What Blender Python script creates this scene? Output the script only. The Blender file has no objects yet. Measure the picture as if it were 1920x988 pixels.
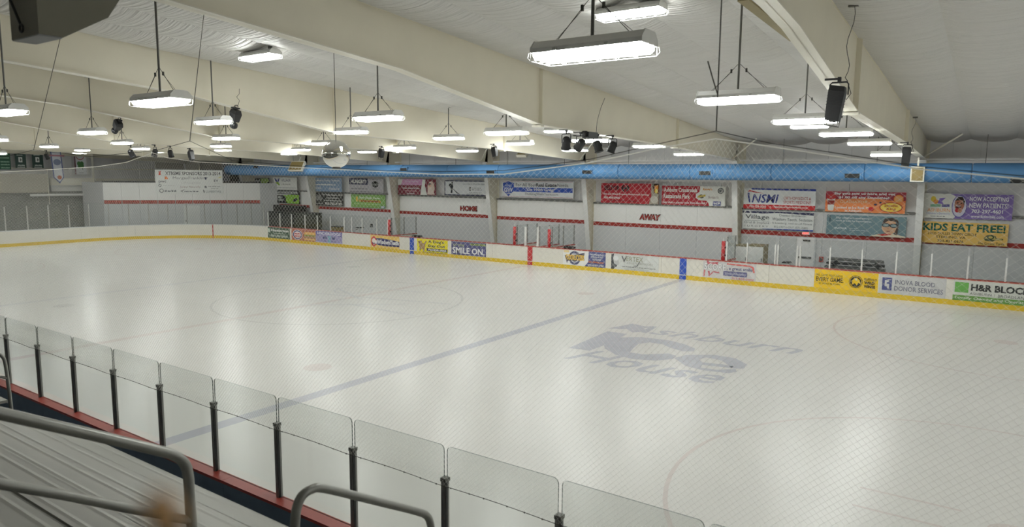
import bpy, bmesh, math, random
from mathutils import Vector, Matrix
random.seed(7)
sc = bpy.context.scene
COL = sc.collection
# ------------------------------------------------------------------ camera
CAM = Vector((19.9703, -4.7623, 4.6591))
YAW, PITCH, ROLL, FPX = -0.604232, -0.124866, 0.008248, 1309.79
def cam_axes():
    cy, sy, cp, sp = math.cos(YAW), math.sin(YAW), math.cos(PITCH), math.sin(PITCH)
    f = Vector((sy*cp, cy*cp, sp)); r = Vector((cy, -sy, 0)); u = r.cross(f)
    c, s = math.cos(ROLL), math.sin(ROLL)
    return c*r + s*u, -s*r + c*u, f
RT, UP, FW = cam_axes()
cd = bpy.data.cameras.new('camera'); cam = bpy.data.objects.new('camera', cd); COL.objects.link(cam)
cam.matrix_world = Matrix(((RT.x, UP.x, -FW.x, CAM.x), (RT.y, UP.y, -FW.y, CAM.y), (RT.z, UP.z, -FW.z, CAM.z), (0, 0, 0, 1)))
cd.sensor_width = 36.0; cd.lens = FPX/1920*36; cd.clip_start = 0.05; cd.clip_end = 300
cd.dof.use_dof = True; cd.dof.focus_distance = 18.0; cd.dof.aperture_fstop = 2.6
sc.camera = cam
# ------------------------------------------------------------------ world, exposure
w = bpy.data.worlds.new('world'); sc.world = w; w.use_nodes = True
w.node_tree.nodes['Background'].inputs[0].default_value = (.6, .62, .65, 1)
w.node_tree.nodes['Background'].inputs[1].default_value = 0.05
sc.view_settings.view_transform = 'Standard'; sc.view_settings.look = 'None'
sc.view_settings.gamma = 1; sc.view_settings.exposure = 0.0; sc.view_settings.use_curve_mapping = False
sc.cycles.max_bounces = 10; sc.cycles.diffuse_bounces = 6; sc.cycles.transparent_max_bounces = 24
sc.cycles.sample_clamp_indirect = 6; sc.cycles.use_denoising = True
LAMP = 49.0          # strength of the lamps' tubes

def at(ax, v, px, py):
    """the point of the plane x/y/z = v that the photograph shows at (px, py)"""
    d = RT*((px-960)/FPX) + UP*((494-py)/FPX) + FW
    i = 'XYZ'.index(ax); t = (v-CAM[i])/d[i]
    return CAM + d*t

# ------------------------------------------------------------------ materials
def lin(c):
    return tuple(((x/255)/12.92 if x/255 <= .04045 else ((x/255+.055)/1.055)**2.4) for x in c)
MATS = {}
def mat(name, col, rough=.6, metal=0., noise=0., scale=6., bump=0., bscale=None, spec=.5, stretch=None, emit=0.):
    if name in MATS: return MATS[name]
    m = bpy.data.materials.new(name); m.use_nodes = True; nt = m.node_tree; n = nt.nodes; L = nt.links
    b = n['Principled BSDF']; c = (*col, 1)
    b.inputs['Base Color'].default_value = c; b.inputs['Roughness'].default_value = rough
    b.inputs['Metallic'].default_value = metal; b.inputs['Specular IOR Level'].default_value = spec
    if emit: b.inputs['Emission Color'].default_value = c; b.inputs['Emission Strength'].default_value = emit
    if noise or bump:
        tc = n.new('ShaderNodeTexCoord'); mp = n.new('ShaderNodeMapping'); L.new(tc.outputs['Object'], mp.inputs[0])
        if stretch: mp.inputs['Scale'].default_value = stretch
        nz = n.new('ShaderNodeTexNoise'); nz.inputs['Scale'].default_value = scale; nz.inputs['Detail'].default_value = 4
        L.new(mp.outputs[0], nz.inputs['Vector'])
        if noise:
            mx = n.new('ShaderNodeMix'); mx.data_type = 'RGBA'
            mx.inputs[6].default_value = tuple(x*(1-noise) for x in col)+(1,); mx.inputs[7].default_value = tuple(min(1, x*(1+noise)) for x in col)+(1,)
            L.new(nz.outputs['Fac'], mx.inputs[0]); L.new(mx.outputs[2], b.inputs['Base Color'])
        if bump:
            n2 = nz
            if bscale:
                n2 = n.new('ShaderNodeTexNoise'); n2.inputs['Scale'].default_value = bscale; n2.inputs['Detail'].default_value = 3; L.new(mp.outputs[0], n2.inputs['Vector'])
            bp = n.new('ShaderNodeBump'); bp.inputs['Strength'].default_value = bump; bp.inputs['Distance'].default_value = .08 if name == 'roof_insulation' else .03
            L.new(n2.outputs['Fac'], bp.inputs['Height']); L.new(bp.outputs[0], b.inputs['Normal'])
    MATS[name] = m; return m
def ink(rgb, gain=1.45):
    k = 'ink_%d_%d_%d' % tuple(rgb)
    return mat(k, tuple(min(.86, x*gain) for x in lin(rgb)), .7, noise=.06, scale=3)
def glass_mat(name, tint, gl=1.0):
    if name in MATS: return MATS[name]
    m = bpy.data.materials.new(name); m.use_nodes = True; nt = m.node_tree; n = nt.nodes; L = nt.links; n.clear()
    o = n.new('ShaderNodeOutputMaterial'); mx = n.new('ShaderNodeMixShader'); t = n.new('ShaderNodeBsdfTransparent'); g = n.new('ShaderNodeBsdfGlossy')
    t.inputs[0].default_value = (*tint, 1); g.inputs['Roughness'].default_value = .08; g.inputs[0].default_value = (.9, .95, .95, 1)
    lw = n.new('ShaderNodeLayerWeight'); lw.inputs[0].default_value = .5
    pw = n.new('ShaderNodeMath'); pw.operation = 'POWER'; pw.inputs[1].default_value = 4.5; L.new(lw.outputs['Facing'], pw.inputs[0])
    mu = n.new('ShaderNodeMath'); mu.operation = 'MULTIPLY_ADD'; mu.inputs[1].default_value = .6*gl; mu.inputs[2].default_value = .025*gl; L.new(pw.outputs[0], mu.inputs[0])
    L.new(mu.outputs[0], mx.inputs[0]); L.new(t.outputs[0], mx.inputs[1]); L.new(g.outputs[0], mx.inputs[2]); L.new(mx.outputs[0], o.inputs[0])
    MATS[name] = m; return m

M_ice = mat('ice', (.70, .69, .66), .27, noise=.035, scale=.35, bump=.012, bscale=.9, spec=.36)
M_paint = lambda n, c: mat('ice_paint_'+n, c, .27, noise=.12, scale=1.2, spec=.36)
M_cream = mat('cream_steel', (.80, .755, .625), .5, noise=.05, scale=1.5)
M_creaml = mat('cream_steel_light', (.82, .79, .69), .45, noise=.05, scale=2)
M_insul = mat('roof_insulation', (.63, .62, .60), .5, noise=.07, scale=1.2, bump=1.0, bscale=3.2, stretch=(.12, 4.0, 1))
M_liner = mat('liner_panel', (.80, .79, .785), .55, noise=.05, scale=1.2)
M_wains = mat('white_wainscot', (.84, .835, .81), .6, noise=.05, scale=1)
M_lower = mat('grey_painted_wall', (.62, .625, .63), .6, noise=.06, scale=1)
M_red = mat('red_stripe_paint', (.33, .022, .015), .55, noise=.12, scale=5)
M_cap = mat('red_cap_plastic', (.46, .075, .055), .4, noise=.12, scale=6)
M_board = mat('white_board_plastic', (.76, .735, .665), .35, noise=.05, scale=2)
M_yellow = mat('yellow_kick_plastic', (.72, .50, .03), .4, noise=.08, scale=3)
M_blue = mat('blue_board_plastic', (.03, .09, .48), .45, noise=.1, scale=3)
M_redb = mat('red_board_plastic', (.50, .035, .04), .45, noise=.1, scale=3)
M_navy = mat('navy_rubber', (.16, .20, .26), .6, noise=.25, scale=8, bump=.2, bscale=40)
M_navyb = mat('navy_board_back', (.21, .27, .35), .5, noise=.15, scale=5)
M_dark = mat('dark_rubber_floor', (.045, .05, .05), .7, noise=.2, scale=5)
M_duct = mat('blue_duct_fabric', (.095, .255, .50), .55, noise=.12, scale=2.5, bump=.2, bscale=3)
M_black = mat('black_metal', (.012, .012, .013), .45, noise=.2, scale=10)
M_grey = mat('grey_steel', (.16, .16, .15), .4, metal=.6, noise=.15, scale=8)
M_postd = mat('dark_post_metal', (.30, .30, .285), .4, metal=.3, noise=.2, scale=9)
M_postl = mat('aluminium_post', (.55, .55, .53), .35, metal=.6, noise=.1, scale=9)
M_white = mat('white_enamel', (.74, .74, .72), .4, noise=.04, scale=4)
M_alu = mat('bleacher_aluminium', (.46, .455, .42), .45, metal=.2, noise=.07, scale=2, stretch=(.2, 4, 4))
M_rail = mat('rail_galvanised', (.34, .34, .315), .36, metal=.5, noise=.1, scale=12)
M_gold = mat('gold_grille', (.27, .20, .075), .5, metal=.3, noise=.3, scale=30)
M_net = mat('net_cord', (.86, .83, .74), .8, noise=.05, scale=20)
def _translucent(m, f):
    nt = m.node_tree; b = nt.nodes['Principled BSDF']; o = nt.nodes['Material Output']; t = nt.nodes.new('ShaderNodeBsdfTranslucent'); mx = nt.nodes.new('ShaderNodeMixShader')
    t.inputs[0].default_value = (.985, .975, .94, 1); mx.inputs[0].default_value = f
    nt.links.new(b.outputs[0], mx.inputs[1]); nt.links.new(t.outputs[0], mx.inputs[2]); nt.links.new(mx.outputs[0], o.inputs[0])
_translucent(M_net, .9)
M_rope = mat('dark_rope', (.10, .10, .085), .8, noise=.2, scale=30)
M_wire = mat('wire_steel', (.07, .07, .06), .5, metal=.5, noise=.1, scale=30)
M_mirror = mat('mirror_ball', (.80, .79, .75), .035, metal=1., noise=.02, scale=8)
M_gbox = mat('olive_grey_cabinet', (.23, .22, .17), .6, noise=.08, scale=5)
M_gboxl = mat('pale_grey_cabinet', (.42, .43, .44), .6, noise=.05, scale=5)
M_tan = mat('tan_wood', (.30, .25, .13), .6, noise=.15, scale=4)
M_edge = mat('glass_edge', (.06, .085, .075), .3, noise=.1, scale=20)
M_glass = glass_mat('near_glass', (.925, .935, .928))
M_glassf = glass_mat('far_glass', (.95, .96, .96))
M_tube = mat('lamp_tubes', (.965, 1.0, .965), .5, noise=0, emit=LAMP)
M_refl = mat('lamp_housing', (.82, .82, .80), .35, metal=.1, noise=.05, scale=6)
M_endp = mat('grey_mesh_curtain', (.23, .235, .22), .8, noise=.2, scale=2, bump=.2, bscale=60)
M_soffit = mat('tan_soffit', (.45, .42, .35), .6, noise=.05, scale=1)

# ------------------------------------------------------------------ mesh builder
class MB:
    def __init__(s): s.v = []; s.f = []; s.mi = []
    def add(s, vs, fs, mi=0):
        k = len(s.v); s.v += [tuple(v) for v in vs]; s.f += [tuple(i+k for i in f) for f in fs]; s.mi += [mi]*len(fs); return s
    def box(s, x0, x1, y0, y1, z0, z1, mi=0):
        return s.add([(x0,y0,z0),(x1,y0,z0),(x1,y1,z0),(x0,y1,z0),(x0,y0,z1),(x1,y0,z1),(x1,y1,z1),(x0,y1,z1)],
                     [(0,3,2,1),(4,5,6,7),(0,1,5,4),(1,2,6,5),(2,3,7,6),(3,0,4,7)], mi)
    def obox(s, o, a, b, c, mi=0):
        o, a, b, c = Vector(o), Vector(a), Vector(b), Vector(c)
        return s.add([o,o+a,o+a+b,o+b,o+c,o+a+c,o+a+b+c,o+b+c], [(0,3,2,1),(4,5,6,7),(0,1,5,4),(1,2,6,5),(2,3,7,6),(3,0,4,7)], mi)
    def tube(s, pts, r, n=8, cap=True, mi=0):
        pts = [Vector(p) for p in pts]; rings = []; pn = None
        for i, p in enumerate(pts):
            d = (pts[min(i+1, len(pts)-1)]-pts[max(i-1, 0)]).normalized()
            if pn is None: pn = d.orthogonal().normalized()
            pn = (pn-d*pn.dot(d))
            pn = pn.normalized() if pn.length > 1e-6 else d.orthogonal().normalized()
            b = d.cross(pn); rr = r[i] if isinstance(r, (list, tuple)) else r
            rings.append([p+(pn*math.cos(2*math.pi*k/n)+b*math.sin(2*math.pi*k/n))*rr for k in range(n)])
        vs = [v for R in rings for v in R]; fs = []
        for i in range(len(rings)-1):
            for k in range(n): fs.append((i*n+k, i*n+(k+1) % n, (i+1)*n+(k+1) % n, (i+1)*n+k))
        if cap: fs += [tuple(range(n-1, -1, -1)), tuple(range((len(rings)-1)*n, len(rings)*n))]
        return s.add(vs, fs, mi)
    def prism(s, poly, vec, mi=0, side=None):
        n = len(poly); vec = Vector(vec); a = [Vector(p) for p in poly]
        k = len(s.v); s.add(a+[p+vec for p in a], [tuple(range(n-1, -1, -1)), tuple(range(n, 2*n))], mi)
        fs = [(i, (i+1) % n, n+(i+1) % n, n+i) for i in range(n)]
        s.f += [tuple(j+k for j in f) for f in fs]; s.mi += [mi if side is None else side]*n; return s
    def lathe(s, prof, n=16, o=(0,0,0), mi=0):
        vs = []; fs = []; o = Vector(o)
        for r, z in prof:
            for k in range(n): a = 2*math.pi*k/n; vs.append(o+Vector((r*math.cos(a), r*math.sin(a), z)))
        for i in range(len(prof)-1):
            for k in range(n): fs.append((i*n+k, i*n+(k+1) % n, (i+1)*n+(k+1) % n, (i+1)*n+k))
        return s.add(vs, fs, mi)
    def mesh(s, name, mats, off=(0,0,0), smooth=False):
        me = bpy.data.meshes.new(name); o = Vector(off)
        me.from_pydata([tuple(Vector(v)-o) for v in s.v], [], s.f)
        for m in (mats if isinstance(mats, (list, tuple)) else [mats]): me.materials.append(m)
        me.polygons.foreach_set('material_index', s.mi)
        if smooth: me.polygons.foreach_set('use_smooth', [True]*len(s.f))
        me.update(); return me

WORLD = {}          # world position of every object (all objects are unrotated unless said)
def obj(name, data, loc=(0,0,0), parent=None):
    o = bpy.data.objects.new(name, data); COL.objects.link(o); o.location = loc
    if parent: o.parent = parent
    return o
def tag(o, label=None, cat=None, group=None, kind=None):
    if label: o['label'] = label
    if cat: o['category'] = cat
    if group: o['group'] = group
    if kind: o['kind'] = kind
    return o
def root(name, loc, label, cat, group=None, kind=None):
    o = obj(name, None, loc); o.empty_display_size = .1; WORLD[o] = Vector(loc)
    return tag(o, label, cat, group, kind)
def part(name, mb, mats, parent, smooth=False, label=None, kind=None):
    """mesh given in world coordinates, linked as a child of an (unrotated) parent"""
    off = WORLD[parent]; o = obj(name, mb.mesh(name, mats, off, smooth), (0,0,0), parent); WORLD[o] = off
    if label: o['label'] = label
    if kind: o['kind'] = kind
    return o
def thing(name, mb, mats, loc, label, cat, group=None, kind=None, smooth=False):
    o = obj(name, mb.mesh(name, mats, loc, smooth), loc); WORLD[o] = Vector(loc)
    return tag(o, label, cat, group, kind)
def inst(name, me, parent, loc=(0,0,0)):
    o = obj(name, me, loc, parent); return o
def copy_tree(o, parent=None):
    c = o.copy(); COL.objects.link(c)
    if parent: c.parent = parent
    for ch in list(o.children): copy_tree(ch, c)
    return c
def arc(c, r, a0, a1, n, ax='xy'):
    return [(c[0]+r*math.cos(a0+(a1-a0)*i/n), c[1]+r*math.sin(a0+(a1-a0)*i/n)) for i in range(n+1)]

# ------------------------------------------------------------------ rink data
W = 25.83; BLUE = 8.38; HB = 1.0; XEND = -30.48; CR = 8.53; NEARX0, PITCHX = 6.0868, 1.2335
def roof(y): return 8.05-.065*(y-3)
FR = [-36.9, -29.3, -21.4, -13.2, -5.1, 1.5, 9.65, 17.35, 25.1]
WALLY = 29.95
# ------------------------------------------------------------------ floor and ice
fl = MB().box(-38.5, 27, -9.2, WALLY+.3, -.35, -.012)
floor = thing('floor', fl, M_dark, (0, 0, 0), 'dark rubber floor around the ice rink', 'floor', kind='structure')
ring = [(-21.95, -.02)] + [] 
pts = arc((-21.95, CR-.02), CR, -math.pi/2, -math.pi, 14) + arc((-21.95, W-CR), CR, math.pi, math.pi/2, 14) + [(24.4, W), (26.5, W), (26.5, -.02)]
mb = MB().prism([(x, y, -.012) for x, y in pts], (0, 0, .012))
ice = thing('ice_surface', mb, M_ice, (0, 0, 0), 'white sheet of rink ice with faint painted lines under its surface', 'ice', kind='structure')
P_blue, P_red, P_grey = M_paint('blue', (.50, .50, .55)), M_paint('red', (.65, .59, .565)), M_paint('grey', (.585, .575, .555))
P_lb = M_paint('faint_blue', (.62, .615, .615))
ZI = .0012; ZC = [0]
def zi(): ZC[0] += 1; return ZI+.00012*ZC[0]
def ice_poly(name, poly, m):
    z = zi(); ar = sum(a[0]*b[1]-a[1]*b[0] for a, b in zip(poly, poly[1:]+poly[:1])); poly = poly if ar > 0 else poly[::-1]
    part(name, MB().add([(x, y, z) for x, y in poly], [tuple(range(len(poly)))]), m, ice)
def ice_line(name, x0, x1, m, y0=.0, y1=W): ice_poly(name, [(x0, y0), (x1, y0), (x1, y1), (x0, y1)], m)
def ice_ring(name, cx, cy, r, wd, m, n=64):
    mb = MB(); a = arc((cx, cy), r, 0, 2*math.pi, n); b = arc((cx, cy), r-wd, 0, 2*math.pi, n)
    z = zi()
    for i in range(n): mb.add([(*a[i], z), (*a[i+1], z), (*b[i+1], z), (*b[i], z)], [(0, 1, 2, 3)])
    part(name, mb, m, ice)
def ice_dot(cx, cy, r, m): ice_poly('faceoff_dot', arc((cx, cy), r, 0, 2*math.pi, 24)[:-1], m)
ice_line('blue_line', BLUE-.17, BLUE+.17, P_blue); ice_line('blue_line', -BLUE-.17, -BLUE+.17, P_lb); ice_line('red_line', -.15, .15, P_red)
ice_line('goal_line', -26.55, -26.49, P_red, 1.4, W-1.4)
ice_ring('centre_circle', 0, W/2, 4.572, .09, P_grey)
cy0, cy1 = W/2-6.7, W/2+6.7
ice_dot(6.7, 6.18, .34, P_red); ice_dot(6.7, W-6.18, .34, P_red); ice_dot(-6.7, 6.18, .34, P_grey); ice_dot(-6.7, W-6.18, .34, P_grey); ice_dot(0, W/2, .16, P_grey)
for cy in (cy0, cy1):
    ice_ring('faceoff_circle', 20.5, cy, 4.55, .07, P_red); ice_ring('faceoff_circle', -20.5, cy, 4.55, .07, P_red)
    ice_dot(20.5, cy, .3, P_red); ice_dot(-20.5, cy, .3, P_red)
    for sx in (-1, 1):
        for dy in (-.35, .35):
            ice_poly('hash_mark', [(20.5*sx-1.9, cy+dy), (20.5*sx-.6, cy+dy), (20.5*sx-.6, cy+dy+.06), (20.5*sx-1.9, cy+dy+.06)], P_red)
for (xa, ya, xb, yb) in ((-4.2, 12.6, 3.9, 14.6), (.9, 12.4, 4.3, 12.25), (-2.2, 14.6, .6, 13.3), (-2.6, 15.4, 1.5, 15.9), (-.3, 11.2, 2.6, 13.6)):
    d = Vector((xb-xa, yb-ya)).normalized(); nrm = Vector((-d.y, d.x))*.07
    ice_poly('logo_stroke', [(xa-nrm.x, ya-nrm.y), (xb-nrm.x, yb-nrm.y), (xb+nrm.x, yb+nrm.y), (xa+nrm.x, ya+nrm.y)], P_lb)
ice_ring('logo_ring', -1.2, 14.6, .8, .1, P_lb, 32)

# ------------------------------------------------------------------ ceiling: insulation strips, one bulge each
ceil = root('ceiling', (0, 0, 7), 'white quilted roof insulation in long sagging strips between the beams', 'ceiling', kind='structure')
for i in range(len(FR)-1):
    a, b = FR[i], FR[i+1]; n = 5; sw = (b-a)/n
    for k in range(n):
        x0, x1 = a+k*sw, a+(k+1)*sw; mb = MB(); vs = []; fs = []; m = 6; ys = [-9.2+j*(WALLY+9.5)/12 for j in range(13)]
        for j, y in enumerate(ys):
            for q in range(m+1):
                t = q/m; sag = .12*math.sin(math.pi*t)**.65*(1+.2*math.sin(j*2.1+k*1.7+i))
                vs.append((x0+(x1-x0)*t, y, roof(y)-sag+.02))
        for j in range(12):
            for q in range(m): fs.append((j*(m+1)+q, (j+1)*(m+1)+q, (j+1)*(m+1)+q+1, j*(m+1)+q+1))
        mb.add(vs, fs); part('insulation_panel', mb, M_insul, ceil, smooth=True)
mb = MB(); mb.prism([(-38.5, -9.2, roof(-9.2)+.06), (-38.5, 30.3, roof(30.3)+.06), (-38.5, 30.3, roof(30.3)+.2), (-38.5, -9.2, roof(-9.2)+.2)], (65.5, 0, 0))
part('roof_deck', mb, M_liner, ceil)

# ------------------------------------------------------------------ portal frames
BOT = [(-9.2, 8.2), (0, 7.25), (6, 6.8), (11.4, 6.02), (21.2, 5.80), (28.2, 5.48)]
def colY(z): return 28.55+(5.5-z)/5.5*1.0
def frame(x, label, hide_col=False):
    r = root('roof_beam', (x, 12, 6), label, 'roof beam', 'steel roof frames', 'structure')
    top = [(y, roof(y)+.05) for y in (28.9, 12, -9.2)]
    mb = MB().prism([(x-.01, y, z) for y, z in BOT+[(28.9, 5.42)]+top], (.02, 0, 0)); part('web', mb, M_cream, r)
    for nm, line, th in (('bottom_flange', BOT+[(28.75, 5.42)], .02), ('top_flange', [(-9.2, roof(-9.2)+.03), (28.9, roof(28.9)+.03)], -.02)):
        mb = MB()
        for (y0, z0), (y1, z1) in zip(line, line[1:]):
            mb.add([(x-.13, y0, z0), (x+.13, y0, z0), (x+.13, y1, z1), (x-.13, y1, z1), (x-.13, y0, z0+th), (x+.13, y0, z0+th), (x+.13, y1, z1+th), (x-.13, y1, z1+th)],
                   [(0,3,2,1),(4,5,6,7),(0,1,5,4),(1,2,6,5),(2,3,7,6),(3,0,4,7)])
        part(nm, mb, M_creaml if nm == 'bottom_flange' else M_cream, r)
    for y, zb in ((11.4, 6.02), (21.2, 5.80)):
        part('stiffener', MB().box(x-.12, x+.12, y-.012, y+.012, zb+.02, roof(y)+.02), M_cream, r)
        part('splice_plate', MB().box(x-.15, x+.15, y-.12, y+.03, zb-.05, zb-.004), M_creaml, r)
    # tapered column
    mb = MB().prism([(x-.01, colY(5.45)+.03, 5.45), (x-.01, colY(0)+.03, -.01), (x-.01, WALLY-.02, -.01), (x-.01, WALLY-.02, 6.3), (x-.01, 28.9, 6.35)], (.02, 0, 0)); part('column_web', mb, M_cream, r)
    mb = MB().add([(x-.13, colY(5.45), 5.45), (x+.13, colY(5.45), 5.45), (x+.13, colY(0), -.01), (x-.13, colY(0), -.01), (x-.13, colY(5.45)+.03, 5.45), (x+.13, colY(5.45)+.03, 5.45), (x+.13, colY(0)+.03, -.01), (x-.13, colY(0)+.03, -.01)],
                  [(0,1,2,3),(7,6,5,4),(0,4,5,1),(1,5,6,2),(2,6,7,3),(3,7,4,0)]); part('column_flange', mb, M_white, r)
    part('column_flange', MB().box(x-.13, x+.13, WALLY-.04, WALLY-.015, -.01, 6.3), M_cream, r)
    # knee brace up to the roof
    part('brace', MB().tube([(x+.06, 28.2, 5.55), (x+1.35, 27.2, roof(27.2)-.1)], .035, 6), M_creaml, r)
    return r
names = ['at the far end wall', 'standing behind the corner of the white room', 'fifth from the camera, its column beside the light blue wall banner', 'fourth from the camera, its column right of the green wall banner',
         'third from the camera, its column between the hockey player banner and the real estate banner', 'between the real estate banner and the red fire service banner',
         'second from the camera, its column left of the stacked orthopaedics banners', 'nearest to the camera, crossing the upper right of the photo', 'behind the camera side, at the right end of the hall']
for x, nm in zip(FR, names): frame(x, 'cream tapered steel roof beam and column '+nm)
# tan strip lying beside the nearest beam
mb = MB(); a, b = at('Z', 7.15, 1404, 0), at('Z', 7.0, 1499, 76); 
mb.obox(a, b-a, (-.16, 0, .0), (0, 0, .03)); thing('roof_strut', mb, M_tan, a, 'tan wooden strip lying along the left side of the nearest roof beam', 'strut')

# ------------------------------------------------------------------ back wall
wall = root('wall_back', (0, WALLY, 3), 'pale panelled long wall behind the far boards with red stripe', 'wall', kind='structure')
ZL = {}
for i in range(1, len(FR)-1):
    a, b = FR[i]+.0, FR[i+1]; mid = (a+b)/2; dz = .19*(17-mid)/36 if mid < 17 else 0; ZL[i] = dz
    n = 8; sw = (b-a)/n
    for k in range(n):
        part('wall_panel', MB().box(a+k*sw+.006, a+(k+1)*sw-.006, WALLY, WALLY+.06, 3.22+dz, 6.75), M_liner, wall)
    part('ledge', MB().box(a+.14, b-.14, WALLY-.30, WALLY+.05, 3.12+dz, 3.20+dz), M_grey, wall)
    for k in range(4):
        c0, c1 = a+.14+k*(b-a-.28)/4, a+.14+(k+1)*(b-a-.28)/4
        part('wainscot_panel', MB().box(c0+.004, c1-.004, WALLY-.22, WALLY+.05, 2.13+dz, 3.12+dz), M_wains if i < 6 else M_lower, wall)
        part('lower_panel', MB().box(c0+.004, c1-.004, WALLY-.22, WALLY+.05, -.01, 1.93+dz), M_lower, wall)
    part('red_stripe', MB().box(a+.14, b-.14, WALLY-.235, WALLY+.05, 1.93+dz, 2.13+dz), M_red, wall)
part('wall_core', MB().box(-29.3, 27, WALLY+.07, WALLY+.2, -.01, 6.8), M_liner, wall)
part('girt', MB().box(-29.3, 26, WALLY-.08, WALLY-.005, 4.42, 4.56), M_liner, wall)
part('base_sill', MB().box(-29.3, 26, WALLY-.5, WALLY-.01, 5.44, 5.52), M_liner, wall)
thing('wall_front', MB().box(-38.5, 27, -9.4, -9.2, -.3, 8.9), M_liner, (0, -9.3, 0), 'pale panelled wall behind the bleachers', 'wall', kind='structure')
thing('wall_right', MB().box(27, 27.2, -9.4, 30.3, -.3, 8.9), M_liner, (27, 10, 0), 'pale panelled end wall beyond the right of the rink', 'wall', kind='structure')

# ------------------------------------------------------------------ far end wall
EX = -37.6
we = root('wall_left', (EX, 14, 3), 'ribbed pale end wall behind the end boards with cream beams', 'wall', kind='structure')
for k in range(39):
    y = -9.2+k*1.01
    part('wall_panel', MB().box(EX-.06, EX, y+.006, y+1.004, -.01, 8.9), M_liner, we)
part('wall_core', MB().box(EX-.3, EX-.08, -9.2, 30.3, -.01, 8.95), M_liner, we)
def onx(px, py, x): p = at('X', x, px, py); return p.y, p.z
def xbox(px0, py0, px1, py1, x, d=.2):
    y0, z1 = onx(px0, py0, x); y1, z0 = onx(px1, py1, x)
    return MB().box(x-d, x, y0, y1, z0, z1)
part('girt', xbox(20, 314, 300, 319, -37.2, .15), M_creaml, we); part('girt', xbox(180, 335, 300, 339, -37.2, .15), M_creaml, we)
part('end_column', xbox(173, 280, 183, 424, -36.4, .3), M_creaml, we)
part('end_beam', xbox(95, 334, 175, 347, -36.5, .25), M_creaml, we)
part('pale_infill', xbox(96, 347, 174, 380, -36.9, .08), M_white, we)
part('thin_post', xbox(89, 317, 94, 384, -36.2, .12), M_creaml, we)
part('soffit_box', xbox(-90, 325, 92, 361, -36.6, .9), M_soffit, we)
part('dark_curtain', xbox(-90, 361, 186, 432, -36.75, .06), M_endp, we, label='dark grey mesh curtain behind the end glass')
part('pipe', MB().tube([at('X', -36.1, 57, 366), at('X', -36.1, 180, 364.5)], .085, 10), M_white, we, smooth=True)
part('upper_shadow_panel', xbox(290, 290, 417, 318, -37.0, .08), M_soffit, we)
# white room in the corner
Pa = at('X', -33.5, 192, 342); Pb = at('Y', 28.5, 487, 343); Pa.z = 0; Pb.z = 0; ZT = 3.94
rm = root('wall_corner', Pa, 'white corner room with a brick red tile band behind the end boards', 'wall', kind='structure')
u = (Pb-Pa); LU = u.length; u.normalize(); nv = Vector((u.y, -u.x, 0)); up = Vector((0, 0, 1))
def rbox(u0, u1, z0, z1, d0, d1): return MB().obox(Pa+u*u0+nv*d0+up*z0, u*(u1-u0), nv*(d1-d0), up*(z1-z0))
for k in range(9):
    a, b = LU*k/9, LU*(k+1)/9
    part('wall_panel', rbox(a+.006, b-.006, 2.66, ZT, -.15, 0), M_wains, rm); part('lower_panel', rbox(a+.006, b-.006, -.01, 2.38, -.15, 0), M_lower, rm)
    for j in range(5):
        part('red_tile', rbox(a+.03+(b-a-.06)*j/5+.01, a+.03+(b-a-.06)*(j+1)/5-.01, 2.4, 2.64, -.1, .012), M_cap, rm)
part('core', rbox(0, LU, -.01, ZT-.01, -.4, -.12), M_lower, rm)
pA2 = Vector((-36.2, Pa.y-.2, 0)); mb = MB().obox(Pa+up*-.01, pA2-Pa, (0, .15, 0), up*(ZT+.01)); part('side_wall', mb, M_lower, rm)
pB2 = Vector((Pb.x+.75, WALLY-.1, 0)); mb = MB().obox(Pb+up*-.01, pB2-Pb, (-.15, 0, 0), up*(ZT+.01)); part('side_wall', mb, M_lower, rm)
part('top_gap_strip', rbox(-.05, LU+.02, ZT, ZT+.12, -.3, .03), M_black, rm)  # black strip put in for the dark gap above the room
for px0, px1 in ((331, 376), ):
    dr = part('door', rbox(LU*.495, LU*.60, .05, 2.25, 0, .04), M_white, rm); 
    part('door_frame', rbox(LU*.485, LU*.61, 2.25, 2.33, 0, .05), M_lower, rm); part('door_handle', rbox(LU*.505, LU*.512, 1.05, 1.15, .04, .09), M_grey, rm)
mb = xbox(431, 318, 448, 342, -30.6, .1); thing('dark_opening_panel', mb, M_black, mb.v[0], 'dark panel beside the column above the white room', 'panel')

# ------------------------------------------------------------------ boards
def path_far():
    """board centre line, far side then corner then end"""
    p = [(24.4, W), (-21.95, W)]
    return p
def board_run(r, segs, outward, thick=.06, cap=None):
    """segs: list of (p0, p1) ; outward: side where thickness goes (+1 = left of direction)"""
    for (a, b) in segs:
        a, b = Vector((*a, 0)), Vector((*b, 0)); d = (b-a).normalized(); n = Vector((-d.y, d.x, 0))*outward; g = d*.004
        part('board_panel', MB().obox(a+g+up*.2, b-a-g*2, n*thick, up*(HB-.23)), M_board, r)
        part('kick_plate', MB().obox(a-n*.012+up*-.005, b-a, n*(thick+.012), up*.205), M_yellow, r)
        part('cap_rail', MB().obox(a-n*.015+up*(HB-.03), b-a, n*.30, up*.03), cap or M_cap, r)
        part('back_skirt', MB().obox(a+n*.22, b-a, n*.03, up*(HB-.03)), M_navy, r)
fb = root('dasher_boards', (0, W, 0), 'white dasher boards with red cap and yellow kick plate along the far side', 'boards')
segs = []; x = 24.4
while x > -21.9: x2 = max(-21.95, x-2.44); segs.append(((x, W), (x2, W))); x = x2
board_run(fb, segs, -1)
def zstripe(x0, x1, m, nm): part(nm, MB().box(x0, x1, W-.016, W+.01, .005, HB-.03), m, fb)
zstripe(BLUE-.16, BLUE+.16, M_blue, 'blue_stripe'); zstripe(-BLUE-.16, -BLUE+.16, M_blue, 'blue_stripe'); zstripe(-.15, .15, M_redb, 'red_stripe')
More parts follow.
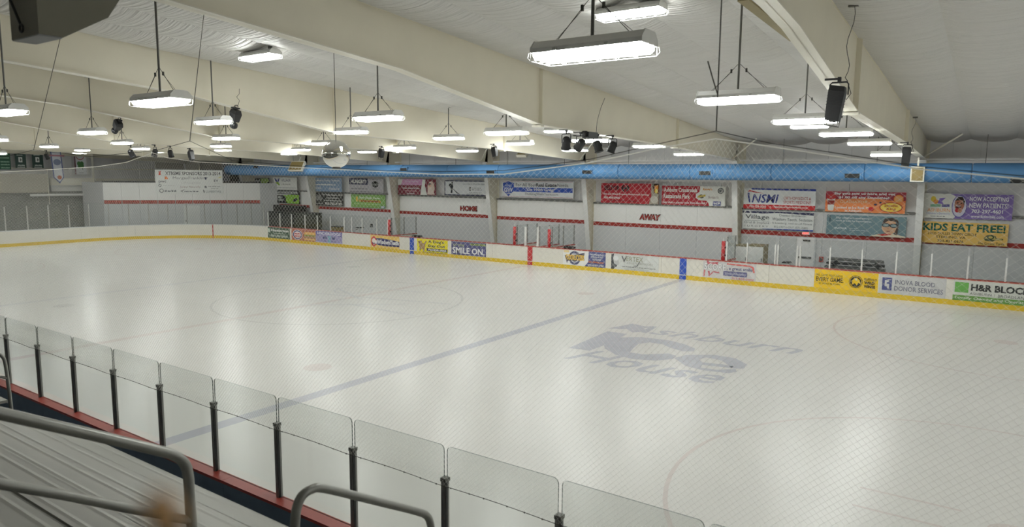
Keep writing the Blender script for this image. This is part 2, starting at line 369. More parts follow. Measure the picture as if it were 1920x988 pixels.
for x in (BLUE, -BLUE, 0): part('white_stripe_gap', MB().box(x-.16, x+.16, W-.019, W, .19, .225), M_board, fb)
eb = root('dasher_boards', (XEND, W/2, 0), 'plain white dasher boards round the curved far end of the rink', 'boards')
A = arc((-21.95, W-CR), CR, math.pi/2, math.pi, 12)
esegs = list(zip(A, A[1:])); y = W-CR
while y > 1.5: esegs.append(((XEND, y), (XEND, max(1.5, y-2.44)))); y -= 2.44
board_run(eb, esegs, -1, .06, M_lower)
part('goal_stripe', MB().obox((-26.56, 24.42, .0), (.035, .014, 0), (.0, .1, 0), (0, 0, HB)), M_redb, eb)
nb = root('dasher_boards', (10, 0, 0), 'near boards with a red cap rail and navy back beside the bleachers', 'boards')
x = -4.5
while x < 24:
    part('board_panel', MB().box(x+.004, x+2.436, -.08, -.02, .2, HB-.03), M_board, nb)
    part('kick_plate', MB().box(x, x+2.44, -.08, -.008, -.005, .2), M_yellow, nb)
    part('cap_rail', MB().box(x+.002, x+2.438, -.15, .02, HB-.035, HB), M_cap, nb)
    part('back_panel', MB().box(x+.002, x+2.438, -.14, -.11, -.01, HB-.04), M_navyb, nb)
    x += 2.44
# walkway
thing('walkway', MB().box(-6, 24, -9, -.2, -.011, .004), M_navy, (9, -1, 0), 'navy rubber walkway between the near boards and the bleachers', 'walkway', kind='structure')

# ------------------------------------------------------------------ glass
def rounded(x0, x1, z0, z1, y, r=.05):
    p = [(x0, z0), (x1, z0)]
    p += [(x1-r+r*math.cos(a), z1-r+r*math.sin(a)) for a in [i*math.pi/8 for i in range(5)]]
    p += [(x0+r+r*math.cos(a), z1-r+r*math.sin(a)) for a in [math.pi/2+i*math.pi/8 for i in range(5)]]
    return [(x, y, z) for x, z in p]
gs = root('glass_screen', (10, -.03, HB), 'clear glass screen on dark metal posts along the near boards', 'glass screen')
ZP, ZG = 1.873, 2.179
pm = MB().box(-.026, .026, -.03, .026, 0, ZP-HB).box(.0, .012, -.036, -.03, 0, ZP-HB).mesh('post', M_postd)
pm2 = MB().box(.026, .031, -.03, .0, 0, ZP-HB-.01).mesh('post_insert', M_black)
pm3 = MB().box(-.03, .034, -.036, .03, ZP-HB-.03, ZP-HB+.004).mesh('post_cap', M_grey)
n0, n1 = -8, 14
for i in range(n0, n1):
    x = NEARX0+i*PITCHX
    po = inst('post', pm, gs, (x-10, -.01+.03, 0)); inst('post_insert', pm2, po); inst('post_cap', pm3, po)
    mb = MB().prism(rounded(x+.018, x+PITCHX-.018, HB, ZG, -.006), (0, .012, 0), 0, 1)
    part('glass_panel', mb, [M_glass, M_edge], gs)
def screen(name, label, pos_list, z0, zt, zg, mpost, loc):
    """pos_list: list of (x, y) ; panels between consecutive positions, None breaks the run"""
    r = root(name, loc, label, 'glass screen'); prev = None
    for p in pos_list:
        if p is None: prev = None; continue
        part('post', MB().box(p[0]-.028, p[0]+.028, p[1]-.03, p[1]+.03, z0, zt), mpost, r)
        if prev:
            a, b = Vector((*prev, 0)), Vector((*p, 0)); d = (b-a).normalized(); n = Vector((-d.y, d.x, 0))
            part('glass_panel', MB().prism([a+d*.03+up*z0, b-d*.03+up*z0, b-d*.03+up*zg, a+d*.03+up*zg], n*.012, 0, 1), [M_glassf, M_edge], r)
        prev = p
    return r
fx = lambda px, py=460: at('Y', W+.12, px, py).x
screen('glass_screen', 'far glass on white posts from the corner to the home bench', [(fx(q, 410), W+.12) for q in (503, 525, 546.6, 572, 595, 619.6, 645.4, 659.7, 679, 706.7, 727)], HB, 1.95, 2.1, M_white, (fx(600, 410), W+.12, HB))
screen('glass_screen', 'far glass on white posts right of the away bench', [(fx(q, 490), W+.12) for q in (1362, 1400, 1453)]+[None]+[(fx(q, 490), W+.12) for q in (1458, 1494)]+[None]+[(fx(q, 490), W+.12) for q in (1500, 1556, 1616, 1681, 1747, 1816, 1888, 1965)], HB, 1.86, 2.15, M_white, (fx(1600, 490), W+.12, HB))
EP = []; s = .6
o_ = CR+.12
while s < 8.5*math.pi/2+9:
    if s < CR*math.pi/2: a = math.pi/2+s/CR; EP.append((-21.95+o_*math.cos(a), W-CR+o_*math.sin(a)))
    else: EP.append((XEND-.12, W-CR-(s-CR*math.pi/2)))
    s += 1.22
screen('glass_screen', 'tall glass on thin posts around the curved far end', EP, HB, 2.5, 2.62, M_postl, (-28, 23, HB))
# penalty boxes and bench returns: posts, padded red posts, side glass
def red_post(px, pyt, label):
    p = at('Y', W+.14, px, pyt); x = p.x
    r = root('padded_post', (x, W+.14, HB), label, 'post')
    part('pad', MB().tube([(x, W+.14, HB), (x, W+.14, p.z)], .085, 10), M_redb, r, smooth=True)
    part('post_top', MB().box(x-.02, x+.02, W+.12, W+.16, p.z, p.z+.16), M_white, r)
    for k in range(2): part('latch', MB().box(x+.08, x+.13, W+.1, W+.16, HB+.2+.35*k, HB+.27+.35*k), M_black, r)
red_post(729.8, 412, 'red padded post at the left end of the home bench'); red_post(965, 425, 'red padded post left of the white post at centre ice')
red_post(1030, 430, 'red padded post right of centre ice at the penalty box'); red_post(1357, 452, 'red padded post at the right end of the away bench')
def side_glass(name, label, px, py, y1, n=2, zt=2.05):
    x = at('Y', W+.2, px, py).x; r = root(name, (x, W+1, 0), label, 'glass screen'); dy = (y1-W-.25)/n
    part('low_wall', MB().box(x-.05, x+.05, W+.25, y1, -.005, HB-.05), M_board, r); part('wall_cap', MB().box(x-.07, x+.07, W+.25, y1, HB-.05, HB-.01), M_cap, r)
    for k in range(n+1):
        y = W+.27+k*dy*.98; part('post', MB().box(x-.025, x+.025, y-.025, y+.025, HB-.01, zt), M_postd, r)
        if k < n: part('glass_panel', MB().box(x-.006, x+.006, y+.03, y+dy*.98-.03, HB-.01, zt), M_glassf, r)
side_glass('side_glass', 'glass side wall at the left end of the home bench', 733, 440, 28.3)
side_glass('side_glass', 'glass side wall left of the penalty boxes', 968, 455, 28.1)
side_glass('side_glass', 'glass side wall right of the penalty boxes', 1034, 460, 28.4)
side_glass('side_glass', 'glass side wall between the two penalty boxes', 1010, 455, 28.1)
side_glass('side_glass', 'glass side wall at the right end of the away bench', 1362, 482, 27.25, 1)
for px, nm in ((985.5, 'thick white post left of centre ice in the timekeeper box'), (1008.5, 'slim white post behind the red centre stripe in the timekeeper box')):
    x = at('Y', W+.14, px, 450).x; thing('white_post', MB().box(x-.05, x+.05, W+.1, W+.18, HB, 2.0).box(x-.06, x+.06, W+.08, W+.2, HB, HB+.05), M_white, (x, W+.14, HB), nm, 'post')
# players' benches behind the boards
for x0, x1, nm in ((-9.6, -1.6, 'long low wooden players bench in the home box'), (1.6, 9.4, 'long low wooden players bench in the away box')):
    r = root('players_bench', ((x0+x1)/2, 28, 0), nm, 'bench')
    for k in range(3): part('plank', MB().box(x0, x1, 27.8+k*.13, 27.92+k*.13, .42, .46), M_tan, r)
    for q in range(4):
        xx = x0+.3+q*(x1-x0-.6)/3; part('leg', MB().box(xx-.03, xx+.03, 27.82, 28.16, 0, .42), M_grey, r)
for px, py, nm in ((777, 440, 'small black shoe shape on the cap rail left of the yellow board advertisement'), (786, 441.5, 'small black pad on the cap rail right of the blue stripe'), (1062, 463.5, 'dark glove left on the boards by the penalty box'), (1072, 464.5, 'second dark glove on the boards by the penalty box')):
    p = at('Y', W+.2, px, py); p.z = HB
    mb = MB().lathe([(.001, 0), (.13, .0), (.16, .05), (.13, .1), (.06, .13), (.001, .13)], 10, p); mb.lathe([(.001, .03), (.06, .03), (.07, .08), (.05, .12), (.001, .12)], 8, p+Vector((.14, .03, 0)))
    thing('glove', mb, M_black, p, nm, 'glove', smooth=True)

# ------------------------------------------------------------------ air duct
dz0 = 4.91; dy0 = 27.45; dr = .375
d = root('air_duct', (0, dy0, dz0), 'long round light blue fabric air duct under the roof along the far wall', 'duct')
prof = []
X0, X1 = -28.9, 26.5; n = 15
for k in range(n):
    a, b = X0+(X1-X0)*k/n, X0+(X1-X0)*(k+1)/n
    part('duct_section', MB().tube([(a+.01, dy0, dz0), (a+.06, dy0, dz0), (b-.06, dy0, dz0), (b-.01, dy0, dz0)], [dr-.012, dr, dr, dr-.012], 28), M_duct, d, smooth=True)
    part('hanger', MB().tube([(a+.4, dy0, dz0+dr-.01), (a+.4, dy0, roof(dy0)-.1)], .012, 5), M_grey, d)
for px, py in ((757, 317.5), (920, 322.5), (1101, 322.5), (1322, 324.5), (1598, 329.5), (1912, 339), (480, 313)):
    p = at('Y', dy0-dr+.0, px, py)
    part('vent', MB().box(p.x-.28, p.x+.28, p.y-.02, p.y+.1, p.z-.085, p.z+.085), M_black, d)
    part('vent_rim', MB().box(p.x+.28, p.x+.33, p.y-.04, p.y+.1, p.z-.13, p.z+.13), M_duct, d)

# ------------------------------------------------------------------ lettering and signs
TEXTS = {}
def text_geo(s, bold=0., shear=0.):
    k = (s, bold, shear)
    if k in TEXTS: return TEXTS[k]
    cu = bpy.data.curves.new('t', 'FONT'); cu.body = s; cu.resolution_u = 2; cu.offset = bold; cu.shear = shear
    o = bpy.data.objects.new('t', cu); COL.objects.link(o)
    dg = bpy.context.evaluated_depsgraph_get(); dg.update()
    me = bpy.data.meshes.new_from_object(o.evaluated_get(dg))
    vs = [v.co.copy() for v in me.vertices]; fs = [tuple(p.vertices) for p in me.polygons]
    bpy.data.objects.remove(o); bpy.data.curves.remove(cu); bpy.data.meshes.remove(me)
    x0, x1 = min(v.x for v in vs), max(v.x for v in vs); y0, y1 = min(v.y for v in vs), max(v.y for v in vs)
    g = ([((v.x-x0)/(x1-x0), (v.y-y0)/(y1-y0)) for v in vs], fs); TEXTS[k] = g; return g
def sign(name, label, cat, group, o, U, V, N, bg, els, thick=.02, nm_bg=None):
    """o: top left corner; U, V: full width (right) and height (down) vectors; N: unit normal to the viewer"""
    o, U, V, N = Vector(o), Vector(U), Vector(V), Vector(N).normalized()
    c = o+U*.5+V*.5
    r = thing(name, MB().obox(o-N*thick, U, V, N*thick), ink(bg), c, label, cat, group)
    for i, e in enumerate(els):
        off = N*(.003+.0022*i); P = lambda a, b: o+U*a+V*b+off
        t = e[0]; mb = MB()
        if t == 't':
            _, u0, v0, u1, v1, s, col = e[:7]; bold = e[7] if len(e) > 7 else .015; sh = e[8] if len(e) > 8 else 0
            vs, fs = text_geo(s, bold, sh); mb.add([P(u0+(u1-u0)*x, v1+(v0-v1)*y) for x, y in vs], fs); nm = 'lettering'
        elif t == 'r': _, u0, v0, u1, v1, col = e; mb.add([P(u0, v0), P(u0, v1), P(u1, v1), P(u1, v0)], [(0, 1, 2, 3)]); nm = 'colour_block'
        elif t == 'p': _, ps, col = e; mb.add([P(a, b) for a, b in ps], [tuple(range(len(ps)))]); nm = 'emblem'
        elif t == 'e': _, cu_, cv, ru, rv, col = e; mb.add([P(cu_+ru*math.cos(k*math.pi/14), cv+rv*math.sin(k*math.pi/14)) for k in range(28)], [tuple(range(27, -1, -1))]); nm = 'emblem'
        elif t == 'g':
            _, cu_, cv, ru, rv, wd, col = e; nm = 'emblem_ring'
            for k in range(28):
                q = [(math.cos((k+j)*math.pi/14), math.sin((k+j)*math.pi/14)) for j in (0, 1)]
                mb.add([P(cu_+ru*q[0][0], cv+rv*q[0][1]), P(cu_+ru*q[1][0], cv+rv*q[1][1]), P(cu_+ru*wd*q[1][0], cv+rv*wd*q[1][1]), P(cu_+ru*wd*q[0][0], cv+rv*wd*q[0][1])], [(0, 3, 2, 1)])
        elif t == 'd':
            _, u0, v0, u1, v1, col = e; nm = 'small_print'; rnd = random.Random(int(u0*997+v0*991)); a = u0
            while a < u1-.008:
                b = min(u1, a+rnd.uniform(.02, .07)); h = rnd.uniform(.7, 1); mb.add([P(a, v1-(v1-v0)*h), P(a, v1), P(b, v1), P(b, v1-(v1-v0)*h)], [(0, 1, 2, 3)]); a = b+.012
        part(nm, mb, ink(col), r)
    return r
Wt, Bk, Nv, Rd, Gn, Yl = (205, 205, 198), (28, 28, 30), (48, 52, 98), (160, 30, 38), (95, 140, 60), (205, 168, 35)
Gr = (120, 122, 124)
WB = WALLY-.36
def wall_sign(label, x0, y0, x1, y1, bg, els, Y=WB):
    a, b = at('Y', Y, x0, y0), at('Y', Y, x1, y1)
    return sign('wall_banner', label, 'banner', 'sponsor banners on the far wall', (a.x, Y, a.z), (b.x-a.x, 0, 0), (0, 0, b.z-a.z), (0, -1, 0), bg, els)
wall_sign('white wall banner with a blue and green butterfly, leftmost of the far wall', 504, 332, 557, 356.5, Wt, [
    ('p', [(.2, .08), (.27, .1), (.31, .3), (.33, .1), (.4, .08), (.36, .35), (.31, .4), (.25, .35)], (50, 60, 120)), ('p', [(.24, .42), (.31, .4), (.37, .42), (.4, .66), (.33, .62), (.3, .5), (.27, .64), (.21, .66)], (120, 150, 40)),
    ('t', .46, .14, .78, .34, 'VILLAGE', (120, 120, 135)), ('d', .46, .5, .78, .6, (165, 165, 160)), ('d', .06, .8, .96, .86, (150, 150, 150))])
wall_sign('black and lime green wall banner under the butterfly banner', 510, 357, 562, 382.5, Bk, [
    ('r', .1, .05, .93, .22, (170, 172, 168)), ('r', .14, .27, .7, .36, (170, 172, 168)), ('t', .12, .07, .9, .2, 'FITNESS FOR ALL', Bk), ('p', [(.4, .34), (.55, .36), (.6, .3), (.98, .3), (.98, .98), (.56, .98), (.5, .75), (.52, .5)], (120, 165, 50)),
    ('p', [(.75, .7), (.86, .55), (.95, .62), (.88, .8), (.78, .85)], Bk), ('e', .28, .52, .07, .1, (150, 152, 148)), ('e', .33, .74, .1, .09, (140, 145, 138))])
wall_sign('light blue medical group wall banner', 582, 333, 641, 360, (120, 142, 168), [
    ('t', .04, .13, .94, .29, 'Inova Medical Group - Ashburn', Wt), ('d', .17, .45, .82, .54, Wt), ('p', [(.07, .65), (.11, .65), (.11, .85), (.07, .85)], (50, 60, 100)), ('t', .14, .67, .34, .84, 'INOVA', Wt), ('t', .6, .72, .93, .87, '703.858.3140', Wt)])
wall_sign('black dentist wall banner with phone number under the light blue banner', 586.5, 360.8, 643.6, 387, (48, 47, 46), [
    ('t', .33, .07, .98, .24, 'Dr. Helga Nguyen, DDS', Wt), ('d', .46, .32, .87, .44, (150, 150, 146)), ('d', .38, .52, .95, .64, (150, 150, 146)), ('t', .4, .74, .95, .94, '703-723-7133', Wt, .03),
    ('p', [(.05, .3), (.14, .1), (.18, .22), (.24, .06), (.27, .25), (.32, .45), (.3, .6), (.06, .6)], (112, 112, 110)), ('d', .05, .8, .34, .9, (130, 130, 128))])
wall_sign('grey wall banner asking HUNGRY with a round black badge', 654.5, 334, 719, 362.6, (168, 165, 170), [
    ('r', .0, .0, .56, .43, (40, 42, 72)), ('t', .05, .08, .51, .36, 'HUNGRY?', Wt, .04), ('e', .77, .4, .1, .22, Bk), ('r', .66, .36, .88, .48, (150, 150, 150)), ('t', .68, .37, .86, .47, 'FRANKS', Bk), ('t', .04, .66, .55, .76, 'www.frankfortfresh.com', (100, 98, 104)),
    ('d', .03, .9, .96, .95, (110, 108, 112)), ('d', .64, .05, .93, .1, (110, 108, 112)), ('d', .68, .68, .88, .73, (110, 108, 112))])
wall_sign('lime green design centre wall banner', 658.3, 363.8, 722.6, 391, (112, 150, 78), [
    ('t', .24, .17, .86, .36, 'Silver Design Center', Wt), ('p', [(.22, .4), (.87, .42), (.87, .6), (.23, .56)], (170, 130, 45)), ('p', [(.15, .18), (.2, .16), (.2, .55), (.15, .55)], (200, 160, 60)), ('d', .3, .44, .8, .54, (110, 50, 40)), ('d', .08, .68, .85, .75, (150, 180, 120)), ('r', .87, .82, .99, .98, (105, 135, 150)), ('r', .89, .86, .96, .95, Wt)])
wall_sign('pink and maroon ballet school wall banner with a dancer portrait', 746, 335.3, 817.5, 366.5, (112, 40, 55), [
    ('r', .0, .0, .68, .38, (190, 135, 175)), ('p', [(0, 0), (.13, 0), (.09, .36), (0, .4)], Wt), ('t', .2, .08, .55, .2, 'Nutcracker', (215, 180, 205)), ('t', .12, .52, .58, .66, 'Ashburn Academy of Dance', (225, 200, 205)), ('d', .2, .72, .5, .79, (180, 130, 140)), ('t', .24, .86, .44, .96, 'dance4me', (225, 200, 205)),
    ('p', [(.66, .02), (.74, .02), (.72, .4), (.78, 1), (.6, 1)], Wt), ('e', .88, .55, .09, .42, (196, 172, 160)), ('e', .85, .33, .035, .1, (60, 35, 35)), ('e', .86, .4, .025, .08, (205, 165, 145)), ('p', [(.82, .5), (.9, .48), (.97, .95), (.78, .95)], (198, 182, 172))])
wall_sign('white wall banner with navy border and a hockey player silhouette', 833.4, 338, 913, 368, (52, 54, 78), [
    ('r', .02, .06, .98, .93, (192, 194, 196)), ('e', .19, .16, .018, .055, Bk), ('p', [(.13, .22), (.2, .2), (.215, .4), (.2, .6), (.19, .84), (.15, .86), (.16, .6), (.14, .48), (.1, .34)], (42, 44, 50)), ('p', [(.2, .55), (.21, .55), (.33, .84), (.36, .84), (.36, .88), (.31, .88)], (40, 40, 45)),
    ('t', .46, .18, .96, .3, 'Live Hard. Play Hockey.', (128, 130, 134), 0), ('r', .59, .42, .635, .66, Bk), ('t', .6, .46, .627, .62, '3', Wt, .03), ('d', .66, .46, .86, .51, Gr), ('d', .66, .57, .89, .62, Gr), ('d', .6, .77, .88, .81, Gr), ('d', .54, .87, .92, .91, Gr)])
wall_sign('white and blue real estate wall banner with a shield emblem', 941, 338.3, 1075, 373, (198, 200, 204), [
    ('g', .5, .5, .0, .0, .9, Rd), ('r', .01, .04, .99, .055, (150, 60, 80)), ('r', .01, .945, .99, .96, (150, 60, 80)), ('r', .17, .4, .99, .66, (48, 76, 160)), ('p', [(.02, .14), (.07, .1), (.1, .04), (.13, .1), (.18, .14), (.18, .6), (.1, .95), (.02, .6)], (48, 76, 160)), ('t', .035, .42, .165, .7, 'GW', Wt, .02), ('t', .05, .24, .15, .36, 'GREG WELLS', (170, 185, 220)), ('t', .06, .74, .14, .82, 'TEAM', Wt),
    ('t', .21, .14, .5, .34, 'For All Your', (96, 98, 104), 0), ('t', .5, .14, .78, .34, 'Real Estate', (60, 62, 70), .03), ('t', .79, .14, .94, .36, 'Needs,', (96, 98, 104), 0), ('t', .35, .42, .78, .65, '"Go With Greg!"', Wt, .02, .25), ('t', .34, .71, .8, .88, 'TheGregWellsTeam.com', (96, 98, 104), 0)])
wall_sign('red fire and water restoration wall banner', 1127.6, 343, 1234.5, 383, (158, 32, 44), [
    ('t', .06, .12, .33, .36, 'BELFOR', Bk, .03), ('t', .36, .08, .5, .4, '( )', Bk, .06), ('e', .43, .24, .025, .07, Bk), ('t', .05, .5, .84, .62, 'Fire and Water Property Restoration Services', (225, 205, 205), .02), ('t', .05, .68, .34, .79, '703-450-3906', (225, 205, 205), .03), ('d', .14, .86, .66, .9, (90, 20, 28)),
    ('p', [(.87, .02), (1, .0), (1, 1), (.84, 1), (.88, .6)], (150, 140, 125)), ('p', [(.88, 0), (1, 0), (1, .5), (.93, .45)], (60, 40, 30)), ('p', [(.93, .1), (.99, .06), (.99, .45), (.93, .42)], (210, 130, 50)), ('e', .96, .36, .02, .12, (225, 190, 90)), ('e', .93, .78, .06, .18, (180, 175, 165))])
wall_sign('red and white restaurant park wall banner', 1241.5, 348, 1359, 387, (198, 198, 192), [
    ('p', [(0, 0), (.61, 0), (.61, .2), (.6, .3), (.55, .4), (.55, .6), (.6, .72), (.72, .74), (.75, .85), (.76, 1), (0, 1)], (152, 32, 44)), ('t', .03, .1, .57, .32, 'Ashburn Crossroads', Wt, .03), ('t', .03, .43, .46, .66, 'Restaurant Park', Wt, .03), ('t', .02, .8, .72, .96, '(less than a quarter mile from the rink.)', (230, 215, 215), .02, .2),
    ('t', .66, .08, .8, .24, 'Rango\'s', (190, 130, 40), .04), ('g', .93, .22, .045, .15, .7, (70, 75, 75)), ('e', .93, .22, .025, .08, (90, 95, 95)), ('e', .64, .52, .04, .1, (80, 85, 80)), ('p', [(.58, .5), (.7, .42), (.7, .52), (.58, .6)], (170, 150, 60)), ('t', .75, .48, .9, .62, "Bertucci's", (120, 95, 95), 0), ('r', .82, .76, .94, .97, (52, 62, 120)), ('t', .83, .8, .93, .92, 'IHOP', Wt, .05)])
wall_sign('white sports medicine wall banner with blue and red bands, top of its stack', 1395.4, 352.5, 1528, 395, (196, 198, 198), [
    ('p', [(.1, 0), (1, .0), (1, .1), (.12, .07)], (40, 56, 130)), ('r', .0, .78, 1, 1, (165, 36, 40)), ('t', .12, .28, .5, .7, 'NSMI', (44, 54, 120), .02, .2), ('p', [(.05, .22), (.08, .22), (.1, .7), (.08, .7)], (44, 54, 120)), ('p', [(.05, .2), (.08, .08), (.14, .14), (.3, .25), (.14, .2), (.09, .16)], (165, 36, 40)),
    ('t', .57, .38, .94, .52, 'ORTHOPAEDICS &', (150, 50, 52), 0), ('t', .57, .57, .94, .71, 'SPORTS MEDICINE', (150, 50, 52), 0), ('t', .09, .83, .33, .94, '703-729-5010', Wt), ('e', .39, .89, .008, .025, Wt), ('t', .44, .83, .9, .95, 'NationalSportsMed.com', Wt)])
wall_sign('white oral surgery wall banner with navy top, bottom of its stack', 1393, 395, 1524.5, 434, (190, 192, 190), [
    ('p', [(0, 0), (1, 0), (1, .14), (.5, .06), (.3, .12), (.12, .1), (0, .12)], (42, 44, 72)), ('g', .07, .1, .05, .16, .7, (190, 192, 190)), ('t', .04, .2, .39, .5, 'Village', (74, 78, 80), .015), ('r', .04, .53, .39, .545, (100, 104, 104)), ('t', .03, .58, .39, .74, 'Oral & Implant', (100, 104, 104), 0), ('t', .03, .8, .38, .9, 'S U R G E R Y', (100, 104, 104), 0),
    ('t', .53, .12, .9, .28, 'Dental Implants,', (106, 110, 112), 0), ('t', .43, .32, .99, .5, 'Wisdom Teeth, Sedation', (106, 110, 112), 0), ('t', .43, .56, .98, .7, 'In Leesburg, next to LA Fitness', (106, 110, 112), 0, .3), ('t', .46, .78, .93, .92, '855-ORTH-OUT (571-2685)', (106, 110, 112), 0), ('p', [(.3, .97), (1, .92), (1, 1), (.3, 1)], (52, 72, 140))])
wall_sign('orange smoothie wall banner with a cup and an orange slice', 1549, 358.3, 1696.5, 401, (200, 108, 62), [
    ('r', 0, 0, 1, .4, (140, 44, 56)), ('p', [(.1, .4), (.6, .28), (1, .5), (1, 1), (0, 1)], (206, 122, 72)), ('t', .11, .03, .87, .19, 'Say you saw us here and get', (230, 215, 210), .03), ('t', .17, .22, .8, .37, '$1.00 off any Smoothie!', (230, 215, 210), .03), ('t', .19, .44, .54, .56, 'GLADIATOR', (215, 190, 160), 0), ('t', .13, .72, .62, .84, 'Located at Ice Rink Plaza', (235, 225, 215), .02), ('t', .26, .87, .47, .98, 'in Ashburn', (235, 225, 215), .02),
    ('p', [(.02, .3), (.13, .3), (.11, .95), (.04, .95)], (190, 190, 185)), ('e', .075, .27, .06, .14, (170, 50, 48)), ('r', .03, .45, .12, .66, (130, 46, 40)), ('e', .915, .32, .06, .2, (216, 150, 96)), ('g', .915, .32, .06, .2, .8, (214, 120, 52)), ('e', .83, .72, .14, .24, (140, 40, 40)), ('e', .83, .72, .128, .21, (214, 176, 70)), ('t', .75, .56, .91, .7, 'Smoothie', (140, 40, 40), .02), ('t', .78, .73, .89, .88, 'King', (140, 40, 40), .02), ('e', .59, .82, .035, .1, (170, 40, 40)), ('e', .64, .6, .02, .05, (60, 56, 80)), ('e', .7, .5, .015, .045, (60, 56, 80))])
wall_sign('grey teal hospital wall banner with a boy wearing swim goggles', 1551, 402, 1697.5, 446, (96, 118, 124), [
    ('t', .12, .1, .55, .2, "Our children's emergency", (205, 212, 212), .01), ('t', .12, .25, .58, .35, 'room is built for superheroes.', (205, 212, 212), .01), ('t', .11, .62, .27, .72, 'INOVA', (200, 208, 208), .01), ('d', .3, .64, .42, .67, (170, 180, 182)), ('d', .3, .73, .55, .76, (170, 180, 182)), ('p', [(.02, .05), (.05, .05), (.05, .35), (.035, .35), (.035, .1), (.02, .1)], (60, 78, 86)),
    ('p', [(.56, 1), (.66, .88), (.84, .82), (1, .95), (1, 1)], (188, 180, 160)), ('p', [(.65, .9), (.78, .82), (.84, .88), (.72, .96)], (160, 50, 42)), ('e', .8, .5, .095, .36, (176, 140, 112)), ('p', [(.71, .3), (.74, .1), (.83, .06), (.9, .16), (.91, .4), (.88, .24), (.78, .2), (.73, .34)], (58, 48, 42)), ('p', [(.87, .3), (.91, .4), (.9, .9), (.86, .85), (.89, .5)], (70, 56, 48)),
    ('e', .755, .42, .05, .1, (42, 52, 56)), ('e', .85, .44, .05, .1, (42, 52, 56)), ('e', .755, .42, .035, .065, (120, 138, 140)), ('e', .85, .44, .035, .065, (120, 138, 140)), ('e', .79, .56, .018, .05, (164, 126, 100)), ('p', [(.765, .7), (.82, .7), (.81, .74), (.775, .74)], (130, 76, 66))])
wall_sign('purple and white dental wall banner with a laughing child portrait', 1732, 362.5, 1897, 413.5, (112, 94, 150), [
    ('p', [(0, 0), (.31, 0), (.37, .1), (.38, .95), (.36, 1), (0, 1)], (196, 196, 190)), ('e', .12, .22, .03, .12, (196, 176, 70)), ('e', .15, .33, .03, .09, (206, 140, 70)), ('p', [(.17, .4), (.19, .18), (.26, .16), (.22, .3), (.24, .42)], (120, 100, 170)), ('r', .09, .43, .21, .54, (120, 160, 130)), ('r', .22, .43, .31, .54, (96, 92, 140)), ('t', .06, .6, .32, .74, 'ASHBURN', (204, 136, 72), 0), ('t', .05, .77, .32, .87, "Children's Dentistry", (120, 126, 170), 0), ('d', .1, .91, .28, .94, Gr),
    ('e', .42, .5, .085, .46, (92, 84, 140)), ('e', .42, .5, .077, .42, (178, 176, 190)), ('e', .42, .42, .055, .28, (150, 96, 76)), ('p', [(.365, .3), (.4, .12), (.45, .12), (.48, .3), (.47, .45), (.45, .24), (.39, .26)], (44, 34, 32)), ('e', .41, .52, .03, .08, (66, 24, 26)), ('r', .385, .47, .435, .5, (215, 210, 205)), ('e', .4, .66, .025, .09, (160, 40, 44)), ('e', .43, .66, .025, .1, (160, 108, 86)), ('e', .4, .36, .008, .025, (30, 24, 22)), ('e', .44, .37, .008, .025, (30, 24, 22)),
    ('t', .53, .1, .95, .27, 'NOW ACCEPTING', (222, 220, 228), .02), ('t', .53, .35, .95, .54, 'NEW PATIENTS!', (222, 220, 228), .02), ('t', .56, .6, .9, .75, '703-297-4601', (222, 220, 228), .02), ('t', .56, .82, .91, .94, 'www.kidzsmile.com', (222, 220, 228), .01)])
wall_sign('yellow restaurant wall banner offering free meals for kids with a turtle', 1725.5, 414.3, 1888, 462.5, (196, 162, 88), [
    ('t', .04, .06, .97, .42, 'KIDS EAT FREE!', (24, 78, 62), .035), ('t', .1, .48, .66, .6, '21035 DULLES TOWN CIRCLE', (58, 50, 36), .01), ('t', .2, .64, .54, .77, 'STERLING, VA', (58, 50, 36), .01), ('t', .22, .82, .52, .94, '703-421-0676', (58, 50, 36), .01),
    ('p', [(.74, .68), (.77, .54), (.82, .5), (.87, .55), (.88, .66), (.95, .66), (.955, .72), (.87, .74), (.84, .8), (.76, .78)], (70, 76, 50)), ('p', [(.75, .68), (.78, .57), (.82, .53), (.86, .58), (.87, .67), (.94, .68), (.94, .71), (.86, .72)], (176, 160, 90)), ('g', .815, .62, .04, .09, .6, (52, 66, 46)), ('t', .68, .84, .97, .96, 'The Greene Turtle', (86, 76, 44), 0)])
p0, p1 = at('Y', 29.2, 478, 333.5), at('Y', 29.2, 505, 344)
sign('wall_banner', 'small black and lime sign showing above the white room', 'banner', 'sponsor banners on the far wall', (p0.x, 29.2, p0.z), (p1.x-p0.x, 0, 0), (0, 0, p1.z-p0.z), (0, -1, 0), (36, 38, 38), [('p', [(.4, .1), (.9, .05), (1, .6), (.8, .95), (.42, .9)], (110, 135, 60)), ('d', .05, .4, .35, .7, (150, 150, 150))])
# HOME / AWAY raised letters
def wall_letters(label, word, x0, y0, x1, y1, sh):
    Y = WALLY-.26; a, b = at('Y', Y, x0, y0), at('Y', Y, x1, y1); vs, fs = text_geo(word, .05, sh)
    mb = MB(); mb.add([(a.x+(b.x-a.x)*x, Y, b.z+(a.z-b.z)*y) for x, y in vs], fs); mb2 = MB(); vs2, fs2 = text_geo(word, .085, sh)
    mb2.add([(a.x-.03+(b.x-a.x+.06)*x, Y+.012, b.z-.03+(a.z-b.z+.06)*y) for x, y in vs2], fs2)
    r = root('wall_letters', (a.x, Y, b.z), label, 'lettering'); part('lettering', mb, M_red, r); part('outline', mb2, M_black, r, label='black outline of the letters')
wall_letters('dark red word HOME on the white wall band', 'HOME', 863, 386, 894, 396, 0); wall_letters('dark red slanted word AWAY on the white wall band', 'AWAY', 1199, 401.5, 1238, 413, .15)

